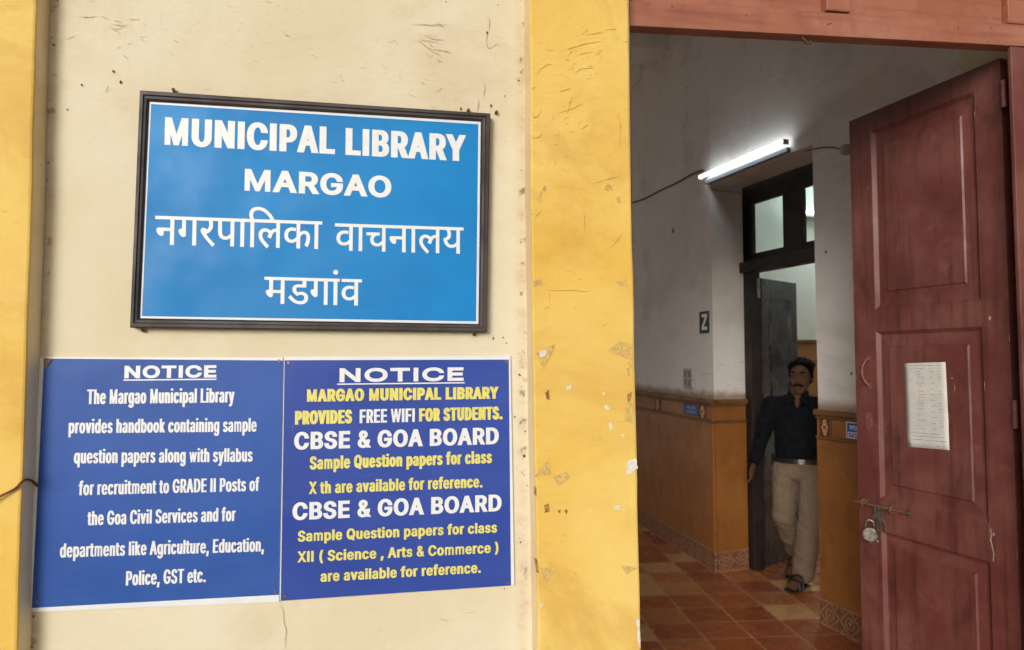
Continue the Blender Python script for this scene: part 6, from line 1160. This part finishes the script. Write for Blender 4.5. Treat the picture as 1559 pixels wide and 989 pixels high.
HR_, KR, AR = (.092, .02, .83), (.072, -.085, .475), (.010, -.045, .095)
b.chain((HL, .085), (KL, .055), (AL, .038)); b.chain((HR_, .085), (KR, .055), (AR, .038))
def foot(A, toe, flat=True):
    A, T = Vector(A), Vector(toe); d = T - A; d.z = 0; d.normalize(); lt_ = Vector((-d.y, d.x, 0))
    heel = A - d * .035 + Vector((0, 0, -.050)) if flat else A - d * .03 + Vector((0, 0, -.05))
    b.hull((A, .036), (heel, .028), (A + (T - A) * .45, .030))
    b.hull((A + (T - A) * .45, .030), (T + lt_ * .022 , .018), (T - lt_ * .022, .018))
    for i in range(5):
        q = T + lt_ * (.034 - .0165 * i); q.z = T.z - .003
        b.chain((q - d * .02, .0095), (q + d * (.026 - .004 * abs(i - 1 if d.x < 0 else i - 3)), .0080 if i else .0095))
TR, TL = (-.052, -.185, .034), (-.075, .135, .034)
foot(AR, TR); foot(AL, TL, False)
man = b.build('person', M['skin'], None, 0.0036, 3)
tag(man, 'man in dark shirt and khaki trousers stepping through the inner doorway', 'person')

def noise3(co, k, sx=1, sy=1, sz=1): return noise.noise(Vector((co.x * k * sx, co.y * k * sy, co.z * k * sz)))
c = Clay()
c.hull(((-.165, .035, 1.305), .062), ((.165, .035, 1.305), .062), ((0, .03, 1.30), (.12, .085, .06)), ((-.06, .035, 1.372), (.02, .045, .015)), ((.06, .035, 1.372), (.02, .045, .015)))
c.chain(((0, .03, 1.26), (.186, .112, .09)), ((0, .020, 1.12), (.178, .120, .09)), ((0, .010, 1.00), (.180, .132, .08)), ((0, .012, .93), (.174, .124, .05)))
for S, E, Wr in ((SL_, EL_, WL_), (SR2, ER_, WR_)):
    c.chain((S, .070), (tuple(Vector(S).lerp(Vector(E), .55)), .062), (E, .055), (tuple(Vector(E).lerp(Vector(Wr), .9)), .043))
shirt = c.build('shirt', M['shirt'], man, 0.006, 4, lambda q: 0.009 * noise3(q, 8, 1, 1, .6) + 0.005 * noise.noise(Vector((q.x * 14 + q.z * 9, q.y * 12, q.z * 16 - q.x * 8))))
c = Clay()
both(lambda s: c.hull(((s * .058, -.010, 1.405), .006), ((s * .064, .035, 1.412), .006), ((s * .016, -.084, 1.355), .005), ((s * .062, -.088, 1.318), .005), ((s * .075, -.030, 1.372), .006)))
c.hull(((-.064, .035, 1.412), .006), ((.064, .035, 1.412), .006), ((-.055, .085, 1.405), .006), ((.055, .085, 1.405), .006), ((-.06, .08, 1.375), .006), ((.06, .08, 1.375), .006))
c.build('collar', M['shirt'], shirt, 0.0035, 2)
c = Clay(); c.hull(((.055, -.098, 1.245), (.002, .006, .002)), ((.125, -.078, 1.245), (.002, .006, .002)), ((.055, -.104, 1.150), (.002, .006, .002)), ((.125, -.085, 1.150), (.002, .006, .002)))
c.build('pocket', M['shirt'], shirt, 0.0035, 2)

c = Clay()
c.chain(((0, .015, .895), (.172, .122, .030)), ((0, .022, .80), (.178, .122, .06)))
c.hull(((0, .022, .80), (.176, .12, .05)), (HL, .10)); c.hull(((0, .022, .80), (.176, .12, .05)), (HR_, .10))
c.chain(((-.095, .02, .80), (.098, .108, .09)), (tuple(Vector(HL).lerp(Vector(KL), .5)), .092), (KL, .078), (tuple(Vector(KL).lerp(Vector(AL), .5)), .080), ((AL[0], AL[1] - .01, AL[2] + .03), .066))
c.chain(((.092, .02, .80), (.098, .108, .09)), (tuple(Vector(HR_).lerp(Vector(KR), .5)), .094), (KR, .084), (tuple(Vector(KR).lerp(Vector(AR), .5)), .082), ((AR[0] + .004, AR[1] + .01, AR[2] + .005), .076))
def wrk(q):
    low = max(0.0, min(1.0, (0.62 - q.z) / 0.4)); knee = max(0.0, 1 - abs(q.z - 0.55) / 0.16)
    d = Vector((q.x, q.y, q.z + 0.55 * q.x - 0.35 * q.y))          # folds run aslant, gather at knee and hem
    w = noise.noise(Vector((d.x * 5, d.y * 5, d.z * 13)) + Vector((noise3(q, 6), noise3(q, 7), 0)) * 0.7)
    hip = max(0.0, 1 - abs(q.z - 0.76) / 0.10)
    return (0.002 + 0.007 * low + 0.006 * knee + 0.004 * hip) * w + (0.002 + 0.007 * low + 0.006 * knee + 0.005 * hip) * (1 - abs(noise.noise(Vector((d.x * 4 + 3, d.y * 4, d.z * 15))))) ** 6 * (0.5 + noise3(q, 5))
tr = c.build('trousers', M['khaki'], man, 0.006, 3, wrk)
c = MB(); ringp = [(0.178 * math.cos(a), .013 + .128 * math.sin(a), .905) for a in [2 * math.pi * i / 40 for i in range(41)]]
for (x0, y0, _), (x1, y1, _) in zip(ringp, ringp[1:]):
    c.add([MAN @ Vector(p) for p in ((x0, y0, .888), (x1, y1, .888), (x1, y1, .922), (x0, y0, .922), (x0 * .96, y0 * .96, .888), (x1 * .96, y1 * .96, .888), (x1 * .96, y1 * .96, .922), (x0 * .96, y0 * .96, .922))], [(0, 1, 2, 3), (7, 6, 5, 4), (3, 2, 6, 7), (0, 4, 5, 1)])
belt = c.build('belt', M['leather'], man)
c = MB(); FB = Frame((MAN @ Vector((0.0, -.115, 0))).to_2d(), (MAN.to_3x3() @ Vector((1, 0, 0))).to_2d(), (MAN.to_3x3() @ Vector((0, -1, 0))).to_2d())
c.box(FB, 0.0, 0.045, 0.0, 0.007, .888, .924); c.build('buckle', M['metal'], belt, bevel=0.002)

c = Clay()
c.hull((hd(0, .030, .048), (.086, .092, .086)), (hd(0, .048, .005), (.075, .066, .075)))
for sx_, sy_, sz_, r_ in ((-.062, -.022, .076, .024), (-.040, -.040, .098, .022), (-.012, -.048, .108, .022), (.018, -.046, .106, .022), (.044, -.036, .094, .024), (.064, -.018, .070, .026)):
    c.hull((hd(sx_, sy_, sz_), (r_, r_ * .8, r_ * .7)), (hd(sx_ * .9, sy_ + .07, sz_ + .018), (r_ * 1.2, r_, r_ * .9)))
both(lambda s: c.hull((hd(s * .071, .006, .040), (.012, .032, .034)), (hd(s * .072, .012, .004), (.008, .012, .026))))
hair = c.build('hair', M['hair'], man, 0.005, 2, lambda q: 0.003 * noise.noise(Vector((q.x * 70, q.y * 30, q.z * 40))) + 0.003 * noise3(q, 28))
c = Clay(); both(lambda s: c.hull((hd(0.0, -.100, -.046), .0072), (hd(s * .018, -.096, -.047), .0078), (hd(s * .032, -.084, -.054), .0045)))
c.build('moustache', M['hair'], man, 0.0025, 1)
for s in (-1, 1):
    c = Clay(); c.hull((hd(s * .014, -.0895, .0375), .0045), (hd(s * .034, -.0855, .0425), .0048), (hd(s * .050, -.073, .036), .0038)); c.build('eyebrow', M['hair'], man, 0.0025, 1)
    c = MB(); cc = MAN @ hd(s * .029, -.073, .014); fdir = (MAN.to_3x3() @ (HR @ Vector((0, -1, 0))))
    eb = bmesh.new(); bmesh.ops.create_uvsphere(eb, u_segments=14, v_segments=10, radius=0.0125, matrix=Matrix.Translation(cc))
    c.add([v.co.copy() for v in eb.verts], [tuple(v.index for v in f.verts) for f in eb.faces]); eb.free()
    eye = c.build('eye', M['eye'], man, smooth=True)
    c = MB(); c.disc(cc + fdir * .0108, fdir, .0058, .0022, 14); c.build('iris', M['leather'], eye)
for A, T, hz in ((AR, TR, 0.0), (AL, TL, 0.0)):
    A, T = Vector(A), Vector(T); d = T - A; d.z = 0; d.normalize(); lt_ = Vector((-d.y, d.x, 0))
    hl0 = A - d * .045; up_ = (A.z - .095) if A.z > .12 else 0
    c = Clay()
    c.hull((Vector((hl0.x, hl0.y, .010 + up_)) + lt_ * .02, (.016, .016, .009)), (Vector((hl0.x, hl0.y, .010 + up_)) - lt_ * .02, (.016, .016, .009)), (Vector((T.x, T.y, .010)) + lt_ * .034 + d * .02, (.016, .016, .009)), (Vector((T.x, T.y, .010)) - lt_ * .034 + d * .02, (.016, .016, .009)))
    for f_, h_, w_s in ((0.80, .060, .046), (0.45, .075, .042)):
        q = A.lerp(T, f_); zt_ = q.z + .030
        c.chain((Vector((q.x, q.y, .014 + up_ * (1 - f_))) + lt_ * w_s, (.011, .011, .008)), (Vector((q.x, q.y, zt_ - .008)) + lt_ * (w_s - .012), (.012, .012, .006)), (Vector((q.x, q.y, zt_ + .004)), (.014, .014, .006)), (Vector((q.x, q.y, zt_ - .008)) - lt_ * (w_s - .012), (.012, .012, .006)), (Vector((q.x, q.y, .014 + up_ * (1 - f_))) - lt_ * w_s, (.011, .011, .008)))
    c.build('sandal', M['leather'], man, 0.0035, 1)
